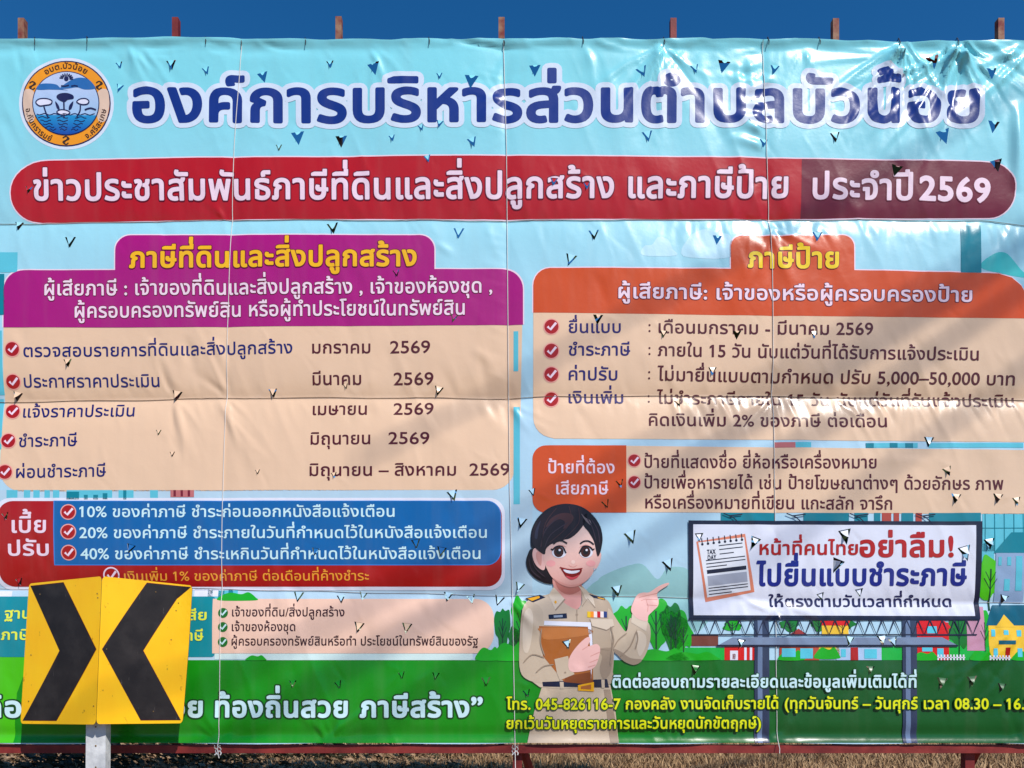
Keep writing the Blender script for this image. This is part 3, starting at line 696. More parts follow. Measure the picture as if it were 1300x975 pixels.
for q in [(1247, 652, 1310, 700), (1246, 690, 1262, 740)]: print_mesh('tower_block', rects([q]), TEL2, 2, HS)
for q in [(1020, 651, 1078, 662), (915, 651, 985, 662), (1085, 651, 1102, 662), (1110, 651, 1118, 662), (1145, 651, 1160, 662), (1180, 651, 1245, 662)]: print_mesh('tower_block', rects([q]), TEL3, 3, HS)
for q in [(1135, 651, 1142, 662), (1120, 651, 1132, 662), (1163, 651, 1171, 662)]: print_mesh('tower_block', rects([q]), vinyl((170, 80, 70)), 3, HS)
for q in [(1250+i*12, 652, 1251+i*12, 700) for i in range(5)]+[(1247, 670, 1300, 671)]: print_mesh('tower_glazing', rects([q]), TEL3, 4, HS)

# --- emblem
EM = part('round_emblem'); ex, ey = 84.4, 131.8
NV = vinyl((28, 30, 80)); OR2 = vinyl((238, 160, 76))
print_mesh('emblem_disc', poly(ell(ex, ey, 60.5, 58.5, 48)), vinyl((216, 224, 244)), 1, EM)
print_mesh('emblem_line', poly(ell(ex, ey, 56.6, 54.6, 48)), NV, 2, EM)
print_mesh('emblem_ring', poly(ell(ex, ey, 55, 53, 48)), OR2, 3, EM)
print_mesh('emblem_ring_paler_side', np.concatenate([poly(smoothp([(ex+s*55, ey-3), (ex+s*52, ey-17), (ex+s*40, ey-13), (ex+s*40, ey+20), (ex+s*50, ey+22), (ex+s*54, ey+8)])) for s in (-1, 1)]), vinyl((222, 196, 178)), 4, EM)
print_mesh('emblem_line', poly(ell(ex, ey, 42.6, 41, 48)), NV, 5, EM)
print_mesh('emblem_sky', poly(ell(ex, ey, 41.4, 39.8, 48)), vinyl((196, 206, 232), (170, 196, 226), 'z', 95, 140), 6, EM)
e = lambda L: [(15+a/6.964, 60+b/6.964) for a, b in L]
print_mesh('emblem_hills', np.concatenate([poly(smoothp(e([(228, 380), (250, 335), (330, 325), (400, 335), (440, 370), (500, 385), (420, 380), (330, 380)]))), poly(smoothp(e([(430, 365), (520, 300), (600, 275), (680, 290), (735, 345), (738, 375), (650, 380), (580, 360), (500, 370)])))]), vinyl((60, 110, 168)), 7, EM)
W_ = [p for p in ell(ex, ey, 41.4, 39.8, 48) if p[1] > 146]
print_mesh('emblem_water', poly(sorted([p for p in W_ if p[0] < ex], key=lambda p: p[1])+sorted([p for p in W_ if p[0] >= ex], key=lambda p: -p[1])), vinyl((66, 150, 198), (20, 80, 160), 'z', 146, 170), 7, EM)
wv = []
for r_, yy in enumerate((146, 150, 154.5, 158.5, 162, 165.5)):
    hw = math.sqrt(max(0, 1-((yy-ey)/39.8)**2))*39
    pts = [(ex-hw+2*hw*k/24, yy+1.1*math.sin(k*1.5+r_*2)) for k in range(25)]
    for q in range(0, 24, 8 if r_ else 24): wv.append(stroke(pts[q:q+(6 if r_ else 25)], 1.1))
print_mesh('emblem_waves', np.concatenate(wv), NV, 8, EM)
lot = [stroke(smoothp(e([(290, 530), (310, 590), (330, 630)]), 4, False), 1.7), stroke(smoothp(e([(612, 520), (608, 570), (580, 625)]), 4, False), 1.7), stroke(e([(468, 590), (468, 635)]), 1.5), stroke(e([(465, 480), (468, 560)]), 2)]
lot += [poly(smoothp(e([(400, 440), (430, 415), (490, 410), (545, 430), (550, 460), (500, 470), (470, 490), (420, 470)]))), poly(smoothp(e([(390, 485), (420, 520), (430, 560), (405, 545)]))), poly(smoothp(e([(550, 485), (515, 520), (510, 560), (535, 545)]))), poly(ell(*e([(487, 283)])[0], 3, 3, 12))]
for k in range(9):
    a = math.radians(-170+k*22); lot.append(stroke(e([(487+28*math.cos(a), 283+26*math.sin(a)), (487+62*math.cos(a), 283+48*math.sin(a))]), 1.4))
lot += [stroke(e([(440, 345), (475, 350), (510, 342)]), 1.6), stroke(e([(530, 350), (560, 345), (590, 352)]), 1.6), stroke(smoothp(e([(650, 560), (700, 545), (750, 560)]), 4, False), 2)]
for cc in ([(220, 495), (250, 465), (310, 460), (360, 480), (350, 510), (300, 520), (250, 525)], [(580, 490), (610, 465), (660, 462), (688, 485), (670, 510), (620, 512)], [(405, 580), (440, 560), (490, 565), (520, 585), (490, 605), (440, 605)]):
    lot.append(stroke(smoothp(e(cc)), 1.5, True))
    print_mesh('emblem_lotus', poly(smoothp(e(cc))), vinyl((222, 222, 240)), 8, EM)
print_mesh('emblem_drawing', np.concatenate(lot), NV, 9, EM)
for a_, rr in ((-62, 48), (62, 48), (180, 47)):
    cx_, cy_ = ex+rr*math.sin(math.radians(a_)), ey-rr*math.cos(math.radians(a_))
    print_mesh('emblem_flourish', np.concatenate([stroke(smoothp([(cx_-4, cy_-3), (cx_, cy_-5), (cx_+4, cy_-2), (cx_, cy_), (cx_-4, cy_+2), (cx_, cy_+5), (cx_+3, cy_+3)], 3, False), 1.5), stroke([(cx_-3, cy_+4), (cx_+3, cy_-4)], 1.2)]), vinyl((60, 40, 30)), 5, EM)
INK = vinyl((70, 40, 24))
arc_letter('อบต.บัวน้อย', ex, ey, 44.5, 0, 5.6, INK, 5, EM)
arc_letter('อ.กันทรารมย์', ex, ey, 52, 232, 5.4, INK, 5, EM, True)
arc_letter('จ.ศรีสะเกษ', ex, ey, 52, 124, 5.4, INK, 5, EM, True)

# --- title line
TL = part('title_line')
letter('องค์การบริหารส่วนตำบลบัวน้อย', 168, 1243, (154, 155), 41, TITLE, 2, TL, off=.030, outline=LILAC, ow=.085)

# --- red bar
RB = part('red_heading_bar')
P_ = dense([(40, 203), (250, 200), (640, 199), (980, 201), (1262, 205)], 30)[:-1]
def bar(g, xs=None):
    top = [(13+g+(48-g)*(1-math.cos(a)), 244-(40-g)*math.sin(a)) for a in [math.pi/2*k/8 for k in range(9)]]
    mid = [(250, 200+g), (640, 198+g), (980, 201+g), (1245, 205+g)]
    r = [(1258+(31-g)*math.sin(a), 240-(34-g)*math.cos(a)) for a in [math.pi/2*k/8 for k in range(9)]]
    rb = [(1258+(31-g)*math.cos(a), 242+(33-g)*math.sin(a)) for a in [math.pi/2*k/8 for k in range(1, 9)]]
    lb = [(980, 275-g), (640, 276-g), (285, 276-g), (52, 281-g)]+[(46-(33-g)*math.sin(a), 246+(34-g)*math.cos(a)) for a in [math.pi/2*k/8 for k in range(1, 8)]]
    return top+mid+r+rb+lb
print_mesh('bar_outline', poly(bar(-1.6)), PINKW, 1, RB)
print_mesh('bar_panel', poly(bar(0)), RED, 2, RB)
wine = [(1018, 202)]+[p for p in bar(.0) if p[0] > 1200]+[(1018, 274.5)]
print_mesh('bar_dark_end', poly(wine), WINE, 3, RB)
letter('ข่าวประชาสัมพันธ์ภาษีที่ดินและสิ่งปลูกสร้าง และภาษีป้าย', 42, 1001, (253.5, 249.5), 25, PINKW, 5, RB, off=.024, outline=WINE, ow=.03)
letter('ประจำปี', 1032, 1159, (251, 253), 25, PINKW, 5, RB, off=.024, outline=WINE, ow=.03)
letter('2569', 1167, 1258, (253, 256), 23.5, PINKW, 5, RB, off=.03, outline=WINE, ow=.03)

# --- purple block
PB = part('purple_tax_panel')
def purp(g):
    return rrect(5+g, (343+g, 341+g), 664-g, (416, 412), (26, 26, 0, 0))
print_mesh('panel_outline', np.concatenate([poly(rrect(144.5, 296, 553, 350, (20, 20, 0, 0))), poly(purp(-1.5))]), PINKW, 1, PB)
print_mesh('panel_heading', np.concatenate([poly(rrect(146, 297.5, 551.5, 350, (19, 19, 0, 0)))]), PURP, 2, PB)
print_mesh('panel_body', poly(purp(0)), PURP, 3, PB)
letter('ภาษีที่ดินและสิ่งปลูกสร้าง', 164, 529, (339.5, 336.5), 19.5, YEL, 5, PB, off=.030, outline=WINE, ow=.03)
letter('ผู้เสียภาษี : เจ้าของที่ดินและสิ่งปลูกสร้าง , เจ้าของห้องชุด ,', 57, 625, (375, 371), 14, PINKW, 5, PB, off=.016, outline=WINE, ow=.03)
letter('ผู้ครอบครองทรัพย์สิน หรือผู้ทำประโยชน์ในทรัพย์สิน', 95, 590, (403, 399), 14, PINKW, 5, PB, off=.016, outline=WINE, ow=.03)
LP = part('beige_schedule_panel')
print_mesh('panel_body', poly([(5, 416), (663, 412), (661, 520), (653, 600)]+[(625+28*math.cos(a), 594+28*math.sin(a)) for a in [math.pi/2*k/8 for k in range(1, 9)]]+[(28, 624)]+[(28-29*math.sin(a), 595+29*math.cos(a)) for a in [math.pi/2*k/8 for k in range(1, 9)]]+[(2, 520)]), BEIGE, 1, LP)
def check(x, y, r, parent, c=DRED, c2=PINKW, ring=True, layer=3):
    if ring: print_mesh('check_ring', poly(ell(x, y, r*1.08, r*1.08)), vinyl((232, 170, 160)), layer, parent)
    print_mesh('check_disc', poly(ell(x, y, r*.93, r*.93)), c, layer+1, parent)
    print_mesh('check_mark', stroke([(x-r*.5, y-r*.02), (x-r*.12, y+r*.38), (x+r*.62, y-r*.5)], r*.32), c2, layer+2, parent)
for x, y in ((16, 443.5), (15.5, 484), (13.5, 521), (9.5, 559), (6, 599)): check(x, y, 9.4, LP)
NV2 = vinyl((30, 28, 104)); MR2 = vinyl((88, 14, 34))
for s, a, b, ya, ye in (('ตรวจสอบรายการที่ดินและสิ่งปลูกสร้าง', 30, 371, 453, 448), ('ประกาศราคาประเมิน', 29, 200, 491, 489), ('แจ้งราคาประเมิน', 27, 168, 529, 527),
                    ('ชำระภาษี', 23, 97, 567, 565.5), ('ผ่อนชำระภาษี', 20, 134, 606.5, 604.5)):
    letter(s, a, b, (ya, ye), 12, NV2, 3, LP, off=.011)
for s, a, b, y, c, d_ in (('มกราคม', 396, 470, 448, 495, 546), ('มีนาคม', 396, 458, 487.5, 499, 550), ('เมษายน', 396, 465, 525.7, 499, 550), ('มิถุนายน', 394, 470, 564, 493, 545), ('มิถุนายน – สิงหาคม', 393, 579, 604, 596, 647)):
    letter(s, a, b, (y, y-.5), 12, MR2, 3, LP, off=.013)
    letter('2569', c, d_, (y-.3, y-.8), 12.4, MR2, 3, LP, off=.010)

# --- fines block
FB = part('red_and_blue_fines_panel')
print_mesh('panel_outline', poly(rrect(-7, 632, 641, 749, 20)), WHITE, 3, FB)
print_mesh('red_panel', poly(rrect(-3, 636, 637, 744.5, 19)), DRED, 4, FB)
print_mesh('blue_outline', poly(rrect(68, 635.5, 636, 717.5, (0, 18, 18, 0))), vinyl((70, 130, 200)), 5, FB)
print_mesh('blue_panel', poly(rrect(69.5, 636.5, 635, 716, (0, 17, 17, 0))), BLUE, 6, FB)
letter('เบี้ย', 15, 59, 676, 15.5, PINKW, 6, FB, off=.02)
letter('ปรับ', 10, 62, 705, 14.5, PINKW, 6, FB, off=.02)
for s, a, b, y in (('10% ของค่าภาษี ชำระก่อนออกหนังสือแจ้งเตือน', 101, 501, 656.3), ('20% ของค่าภาษี ชำระภายในวันที่กำหนดไว้ในหนังสือแจ้งเตือน', 101, 618, 683), ('40% ของค่าภาษี ชำระเหกินวันที่กำหนดไว้ในหนังสือแจ้งเตือน', 102, 610, 709.7)):
    letter(s, a, b, (y, y-.3), 10.8, ICE, 8, FB, off=.012)
for y in (650, 675, 701.5): check(87, y, 9.2, FB, layer=7)
print_mesh('check_ring', stroke(ell(140, 730, 9.5, 9.5), 1.8, True), PINKW, 6, FB)
print_mesh('check_mark', stroke([(135, 729.5), (139, 734), (146, 725)], 2.8), PINKW, 6, FB)
letter('เงินเพิ่ม 1% ของค่าภาษี ต่อเดือนที่ค้างชำระ', 156, 468, (737, 736.5), 9.2, vinyl((240, 166, 90)), 6, FB, off=.008)

# --- tax base block
TB = part('teal_and_beige_panel')
for q in [(-20, 750, 12, 757), (245, 748, 275, 757)]: print_mesh('skyline', rects([q]), WHITE, 3, TB)
print_mesh('teal_panel', poly(rrect(-20, 757, 272, 834, 4)), TEAL, 4, TB)
print_mesh('beige_panel', poly(rrect(269, 760, 627, 829.5, (0, 24, 24, 0))), vinyl((232, 198, 180)), 5, TB)
print_mesh('white_strip', rects([(272, 829.5, 600, 837), (335, 836, 598, 838)]), vinyl((210, 228, 226)), 3, TB)
for s, a, b, y in (('ฐาน', 6, 38, 785), ('ภาษี', 2, 38, 812), ('เสีย', 232, 262, 787), ('ภาษี', 226, 258, 813)): letter(s, a, b, y, 10, vinyl((226, 232, 110)), 6, TB, off=.02, outline=TEL3, ow=.03)
for s, b, y in (('เจ้าของที่ดิน/สิ่งปลูกสร้าง', 437, 782.3), ('เจ้าของห้องชุด', 375, 801), ('ผู้ครอบครองทรัพย์สินหรือทำ ประโยชน์ในทรัพย์สินของรัฐ', 607, 819.3)):
    letter(s, 294, b, y, 8.6, MAROON, 7, TB, off=.013)
for y in (778, 796, 815): check(282.5, y, 6.8, TB, vinyl((20, 110, 44)), ICE, False, 6)

# --- slogan
SL = part('slogan_line')
for s, a, b in (('ท้อ', -18, 28), ('วย', 218, 258), ('ท้องถิ่นสวย', 273, 442), ('ภาษีสร้าง”', 457, 613)):
    letter(s, a, b, 909.8, 19.5, ICE, 4, SL, off=.034, outline=DGRN, ow=.055)

# --- orange block
OB = part('orange_tax_panel')
def orp(g):
    return [(677+g, 397), (677+g, 362)]+[(698-(21-g)*math.cos(a), 362-(22-g)*math.sin(a)) for a in [math.pi/2*k/6 for k in range(1, 7)]]+[(930, 341+g), (1084, 343+g), (1268, 347+g), (1285, 352+g), (1297, 362+g), (1306, 378), (1310, 404)]
print_mesh('panel_outline', np.concatenate([poly(rrect(926.5, 296.5, 1086, 350, (16, 16, 0, 0))), poly(orp(-1.5))]), PINKW, 1, OB)
print_mesh('panel_heading', poly(rrect(928, 298, 1084.5, 350, (15, 15, 0, 0))), ORANGE, 2, OB)
print_mesh('panel_body', poly(orp(0)), ORANGE, 3, OB)
letter('ภาษีป้าย', 949, 1065, (339, 340), 19.5, vinyl((250, 206, 30)), 5, OB, off=.030, outline=WINE, ow=.02)
letter('ผู้เสียภาษี: เจ้าของหรือผู้ครอบครองป้าย', 785, 1234, (378.5, 383), 13.8, PINKW, 5, OB, off=.02, outline=WINE, ow=.03)
RP = part('beige_rules_panel')
print_mesh('panel_body', poly([(677, 396), (980, 398), (1310, 403), (1306, 520), (1302, 561), (980, 558), (704, 557)]+[(703-26*math.sin(a), 530+26*math.cos(a)) for a in [math.pi/2*k/6 for k in range(1, 7)]]), BEIGE2, 2, RP)
for s, b, y in (('ยื่นแบบ', 788, 422.8), ('ชำระภาษี', 800, 451.3), ('ค่าปรับ', 784, 482), ('เงินเพิ่ม', 792, 511)): letter(s, 722, b, y, 12, vinyl((44, 26, 104)), 4, RP, off=.013)
for y in (415, 445.5, 475, 506): check(700, y, 9.6, RP, layer=4)
for s, a, b, ya, ye in (('เดือนมกราคม - มีนาคม 2569', 836, 1109, 422.7, 424.6), ('ภายใน 15 วัน นับแต่วันที่ได้รับการแจ้งประเมิน', 835, 1244, 451.5, 456.5), ('ไม่มายื่นแบบตามกำหนด ปรับ 5,000–50,000 บาท', 835, 1291, 482, 487.5),
                    ('ไม่ชำระภาษีภายใน 15 วัน นับแต่วันที่รับแจ้งประเมิน', 835, 1292, 511, 515), ('คิดเงินเพิ่ม 2% ของภาษี ต่อเดือน', 824, 1127, 540, 541.5)):
    letter(s, a, b, (ya, ye), 12.2, MR2, 4, RP, off=.013)
for y in (422, 451, 481, 510): print_mesh('colon', np.concatenate([poly(ell(824.5, y-1.5, 1.4, 1.4, 8)), poly(ell(824.5, y-9, 1.4, 1.4, 8))]), MR2, 4, RP)
SP = part('orange_and_beige_sign_panel')
print_mesh('beige_panel', poly([(790, 566), (1040, 568), (1310, 571), (1310, 653), (1040, 651), (790, 650.5)]), BEIGE2, 2, SP)
print_mesh('orange_panel', poly(rrect(676, 565.5, 795, 651, (17, 0, 0, 17))), ORANGE, 3, SP)
letter('ป้ายที่ต้อง', 696, 780, 601, 12, PINKW, 5, SP, off=.014)
letter('เสียภาษี', 706, 772, 627.7, 12, PINKW, 5, SP, off=.014)
for y in (585, 612.5): check(805, y, 8.2, SP, layer=4)
for s, a, b, ya, ye in (('ป้ายที่แสดงชื่อ ยี่ห้อหรือเครื่องหมาย', 818, 1113, 594, 594.3), ('ป้ายเพื่อหารายได้ เช่น ป้ายโฆษณาต่างๆ ด้วยอักษร ภาพ', 818, 1274, 620, 621.5), ('หรือเครื่องหมายที่เขียน แกะสลัก จารึก', 819, 1133, 645.4, 646.8)):
    letter(s, a, b, (ya, ye), 12.2, MR2, 4, SP, off=.013)

# --- printed billboard with notepad
PBB = part('printed_billboard')
STEEL = vinyl((52, 62, 88)); STL2 = vinyl((112, 128, 156)); INKB = vinyl((26, 30, 58)); PAPER = vinyl((222, 224, 238))
for q in [(958, 785, 977, 943), (1146, 785, 1164, 943)]: print_mesh('pillar', rects([q]), STEEL, 9, PBB)
for q in [(962, 785, 968, 943), (1150, 785, 1156, 943)]: print_mesh('pillar_shine', rects([q]), STL2, 10, PBB)
tr = []
for i in range(24):
    x = 878+i*15.2; tr.append(stroke([(x, 787), (x+7.6, 806), (x+15.2, 787)], 1.5))
tr += [rects([(874, 785, 1244, 787.5), (878, 805, 1240, 806.6)])]
print_mesh('truss', np.concatenate(tr), INKB, 11, PBB)
print_mesh('catwalk', poly([(912, 819), (930, 809), (1196, 809), (1215, 819)]), vinyl((128, 142, 166)), 12, PBB)
print_mesh('catwalk_edge', poly([(910, 818.5), (1216, 818.5), (1216, 821), (910, 821)]), INKB, 13, PBB)
print_mesh('board_frame', poly([(873.5, 661), (1246, 662), (1244.5, 786), (875.5, 785)]), INKB, 14, PBB)
print_mesh('board_face', poly([(879.5, 666), (1238, 667), (1238, 782), (880.5, 781)]), PAPER, 15, PBB)
for k in (0, 80, 160, 245): print_mesh('lamp_arm', np.concatenate([stroke([(918+k, 652), (930+k, 657), (940+k, 666)], 1.4), stroke([(925+k, 655.3), (942+k, 653)], 1.6)]), INKB, 16, PBB)
nb = lambda u, v: (886+u*60+v*7.5, 689-u*7+v*70)
print_mesh('notepad_backing', poly([nb(-.04, -.02), nb(1.0, -.06), nb(1.08, 1.0), nb(.03, 1.08)]), vinyl((214, 140, 118)), 16, PBB)
print_mesh('notepad_page', poly([nb(0, 0), nb(.97, 0), nb(1.0, .96), nb(.08, 1.0)]), vinyl((228, 230, 238)), 17, PBB)
ln = []
for u0, u1, v in ((.42, .92, .1), (.42, .92, .17), (.42, .72, .25), (.12, .95, .34), (.12, .95, .40), (.12, .55, .46), (.12, .95, .84), (.12, .95, .89), (.12, .6, .95)): ln.append(stroke([nb(u0, v), nb(u1, v)], 1.2))
ln.append(poly([nb(.12, .51), nb(.95, .51), nb(.95, .58), nb(.12, .58)]))
for k in range(8): ln += [stroke([nb(.08+k*.12, .04), nb(.08+k*.12, -.07)], 1.1), poly(ell(*nb(.08+k*.12, .04), 1.7, 1.7, 8))]
print_mesh('notepad_marks', np.concatenate(ln), INKB, 18, PBB)
print_mesh('notepad_table', poly([nb(.12, .62), nb(.95, .62), nb(.95, .8), nb(.12, .8)]), vinyl((170, 174, 188)), 18, PBB)
letter('TAX', 897, 908, (704, 703), 4.6, INKB, 19, PBB, off=.03); letter('DAY', 898, 909, (711, 710), 4.6, INKB, 19, PBB, off=.03)
R2 = vinyl((172, 12, 38)); B2 = vinyl((10, 40, 130))
letter('หน้าที่คนไทย', 964, 1089, (704, 704), 13, R2, 18, PBB, off=.022)
letter('อย่าลืม!', 1091, 1210, (706.5, 706.5), 20.5, R2, 18, PBB, off=.03)
letter('ไปยื่นแบบชำระภาษี', 960, 1227, (743, 742.5), 20.5, B2, 18, PBB, off=.03)
letter('ให้ตรงตามวันเวลาที่กำหนด', 977, 1210, (770, 770), 10.5, vinyl((30, 34, 84)), 18, PBB, off=.02)

# --- printed woman
PW = part('printed_woman')
c1 = lambda L: [(640+a/5.736, 630+b/5.736) for a, b in L]
c2 = lambda L: [(640+a/4.755, 770+b/4.755) for a, b in L]
SKIN = vinyl((232, 190, 184)); SKN2 = vinyl((214, 160, 152)); HAIR = vinyl((26, 14, 28)); HAR2 = vinyl((72, 44, 48)); KHAKI = vinyl((198, 181, 162)); KHK2 = vinyl((160, 142, 126)); KHK3 = vinyl((214, 199, 182))
FACE = vinyl((244, 208, 200), (222, 172, 164), 'z', 672, 744); SHIRT = vinyl((210, 193, 174), (178, 160, 142), 'x', 664, 782)
GOLD = vinyl((224, 170, 60)); BRN = vinyl((168, 106, 64)); BRN2 = vinyl((132, 76, 46))
def sh(name, pts, mat, layer, smooth=4): return print_mesh(name, poly(smoothp(pts, smooth) if smooth else pts), mat, layer, PW)
sh('hair', c1([(205, 385), (170, 430), (160, 490), (180, 550), (230, 600), (300, 632), (365, 635), (375, 590), (300, 480)]), HAIR, 9)
sh('hair', c1([(192, 330), (205, 230), (255, 145), (340, 80), (450, 57), (560, 78), (645, 140), (700, 225), (716, 320), (700, 400), (690, 450), (480, 500), (300, 450), (210, 390)]), HAIR, 9)
sh('skirt', c2([(232, 470), (640, 470), (672, 640), (692, 822), (140, 822), (180, 640)]), KHAKI, 9, 0)
sh('skirt_fold', c2([(600, 500), (640, 500), (692, 822), (640, 822)]), KHK2, 10, 0)
sh('neck', c1([(365, 585), (372, 690), (430, 790), (500, 830), (560, 790), (560, 640), (545, 600)]), SKN2, 10)
sh('shirt', c1([(130, 900), (150, 790), (200, 745), (330, 710), (360, 680), (420, 760), (530, 825), (570, 760), (560, 650), (620, 700), (740, 745), (780, 800), (800, 900), (800, 1100), (790, 1280), (760, 1370), (260, 1390), (180, 1200)]), SHIRT, 11, 3)
sh('shirt_collar', c1([(360, 660), (325, 720), (372, 825), (440, 745), (400, 700)]), KHK3, 12, 0)
sh('shirt_collar', c1([(540, 650), (575, 700), (590, 740), (665, 810), (650, 740), (600, 680)]), KHK3, 12, 0)
sh('shirt_collar_edge', c1([(372, 825), (440, 745), (448, 752), (376, 834)]), KHK2, 13, 0)
print_mesh('shirt_placket', np.concatenate([stroke(c1([(530, 825), (530, 1000)]), 1), stroke(c1([(570, 800), (610, 745), (665, 812)]), 1)]), KHK2, 13, PW)
sh('upper_arm', c2([(110, 20), (92, 250), (98, 390), (150, 445), (250, 465), (330, 450), (330, 300), (240, 305), (222, 250), (232, 120), (230, 20), (160, -30)]), KHAKI, 12)
print_mesh('sleeve_folds', np.concatenate([stroke(smoothp(c2(q), 4, False), [.3]+[1.5]*(len(q)*4-5)+[.3]*2) for q in ([(115, 340), (170, 290), (245, 310)], [(190, 400), (240, 360), (300, 350)], [(225, 130), (220, 220), (245, 300)], [(660, 250), (690, 200), (740, 160)], [(700, 300), (760, 240), (800, 140)], [(800, 150), (805, 200), (790, 260)], [(640, 120), (660, 200), (650, 260), (640, 360)])]), KHK2, 17, PW)
sh('raised_sleeve', c2([(630, 10), (700, 110), (738, 150), (760, 70), (815, 95), (872, 100), (882, 190), (850, 295), (795, 350), (735, 338), (690, 300), (655, 255), (635, 130)]), KHAKI, 12)
sh('sleeve_shade', c2([(655, 255), (690, 300), (735, 338), (795, 350), (830, 320), (760, 310), (700, 270)]), KHK2, 13)
sh('cuff', c2([(772, 45), (765, 95), (855, 150), (868, 90)]), KHK3, 14, 0)
sh('belt', c2([(230, 455), (620, 437), (632, 488), (235, 482)]), INKB, 13, 0)
sh('belt_loop', c2([(335, 455), (358, 454), (360, 495), (338, 495)]), KHAKI, 14, 0)
sh('belt_loop', c2([(585, 440), (605, 440), (606, 490), (588, 492)]), KHAKI, 14, 0)
sh('folder', c2([(210, 118), (512, 124), (530, 240), (538, 472), (360, 452), (235, 300)]), BRN, 13, 0)
sh('folder_paper', c2([(242, 86), (522, 96), (536, 245), (524, 440), (518, 240), (505, 122), (240, 112)]), WHITE, 14, 0)
sh('folder_lower_edge', c2([(370, 420), (522, 395), (538, 472), (360, 455)]), BRN2, 14, 0)
sh('belt_buckle', c2([(445, 474), (541, 455), (541, 512), (445, 507)]), GOLD, 15, 0)
sh('belt_buckle_centre', c2([(462, 482), (524, 470), (524, 500), (462, 497)]), BRN, 16, 0)
sh('lower_cuff', c2([(303, 318), (385, 298), (400, 360), (424, 408), (335, 445), (318, 400)]), KHAKI, 15, 0)
sh('sleeve_button', ell(*c2([(368, 398)])[0], 1.3, 1.3, 8), KHK2, 16, 0)
sh('holding_hand', c2([(388, 330), (415, 270), (465, 212), (505, 184), (520, 200), (505, 240), (555, 226), (578, 250), (572, 300), (548, 362), (500, 386), (402, 392)]), SKIN, 16)
print_mesh('finger_lines', np.concatenate([stroke(c2(q), .9) for q in ([(505, 240), (470, 262)], [(575, 275), (520, 300)], [(565, 318), (515, 338)], [(550, 352), (505, 366)])]), SKN2, 17, PW)
sh('pointing_hand', c1([(925, 835), (945, 765), (975, 715), (1015, 700), (1060, 698), (1125, 655), (1190, 630), (1197, 645), (1120, 700), (1128, 760), (1120, 800), (1085, 835), (1050, 870), (1040, 910), (970, 890)]), SKIN, 15)
print_mesh('finger_lines', np.concatenate([stroke(c1(q), .9) for q in ([(985, 735), (1050, 720), (1120, 705)], [(1040, 750), (1120, 752)], [(1040, 790), (1118, 796)], [(1000, 760), (1035, 745), (1050, 800), (1045, 840)])]), SKN2, 16, PW)
sh('name_badge', c1([(323, 862), (455, 852), (458, 888), (326, 894)]), INKB, 14, 0); sh('name_badge_text', c1([(360, 868), (425, 864), (427, 880), (362, 884)]), GREY, 15, 0)
sh('shirt_pocket', c1([(625, 895), (790, 895), (800, 945), (745, 975), (640, 945)]), KHK3, 13, 0)
print_mesh('pocket_seam', np.concatenate([stroke(c1([(625, 895), (640, 945), (745, 975), (800, 945)]), 1), stroke(c2([(530, 130), (535, 250), (630, 262), (650, 240), (650, 120)]), 1)]), KHK2, 14, PW)
for i, c in enumerate(((224, 190, 50), (238, 150, 50), (236, 224, 220), (190, 40, 50), (236, 224, 220), (40, 60, 120))):
    a = 605+i*24; sh('ribbon_bar', c1([(a, 838), (a+24, 840), (a+24, 884), (a, 882)]), vinyl(c), 14, 0)
sh('shoulder_board', c1([(152, 742), (262, 716), (302, 735), (210, 772)]), INKB, 13, 0); sh('shoulder_board_stripe', c1([(170, 744), (255, 724), (262, 738), (205, 762)]), GOLD, 14, 0)
sh('shoulder_board', c1([(620, 712), (735, 738), (738, 756), (655, 738)]), INKB, 13, 0); sh('shoulder_board_stripe', c1([(680, 732), (732, 744), (732, 752), (690, 742)]), GOLD, 14, 0)
sh('collar_pin', ell(*c1([(375, 770)])[0], 1.5, 2, 8), GOLD, 14, 0); sh('shirt_button', ell(*c1([(530, 862)])[0], 1.6, 1.6, 8), KHK2, 14, 0)
sh('ear', c1([(290, 400), (250, 376), (215, 385), (206, 430), (222, 485), (252, 522), (288, 538), (300, 500)]), SKIN, 12); sh('ear_inside', c1([(272, 410), (240, 405), (232, 440), (250, 490), (270, 500)]), SKN2, 13)
sh('ear', c1([(660, 420), (692, 402), (706, 430), (695, 485), (668, 530), (650, 520)]), SKIN, 12); sh('earring', ell(*c1([(655, 532)])[0], 1.4, 1.4, 8), WHITE, 13, 0)
sh('face', c1([(288, 400), (300, 340), (360, 300), (450, 260), (520, 220), (572, 200), (625, 250), (662, 330), (670, 420), (664, 500), (640, 570), (590, 622), (530, 655), (475, 661), (410, 640), (350, 592), (312, 530), (290, 470)]), FACE, 13)
for x in (340, 630): sh('cheek', ell(*c1([(x, 490)])[0], 6, 4, 14), vinyl((234, 172, 172)), 14, 0)
sh('brow_shade', c1([(345, 385), (400, 355), (455, 372), (400, 366)]), SKN2, 14); sh('brow_shade', c1([(545, 375), (595, 352), (645, 380), (595, 364)]), SKN2, 14)
sh('neck_shade', c1([(368, 600), (420, 645), (475, 664), (540, 655), (562, 630), (560, 680), (480, 715), (400, 680)]), vinyl((188, 126, 118)), 11)
sh('shirt_shade', c2([(560, 260), (640, 250), (655, 300), (640, 400), (600, 440), (575, 380), (590, 300)]), KHK2, 12)
sh('arm_light', c2([(118, 60), (150, 10), (175, 60), (165, 200), (140, 280), (112, 240)]), KHK3, 13)
sh('forearm_light', c2([(800, 150), (850, 170), (856, 230), (820, 300), (800, 250)]), KHK3, 13)
sh('folder_light', c2([(222, 128), (500, 134), (510, 170), (260, 200), (228, 160)]), vinyl((186, 124, 80)), 14)
sh('jaw_shade', c1([(350, 592), (410, 640), (475, 661), (530, 655), (590, 622), (530, 640), (470, 644), (410, 622)]), SKN2, 14)
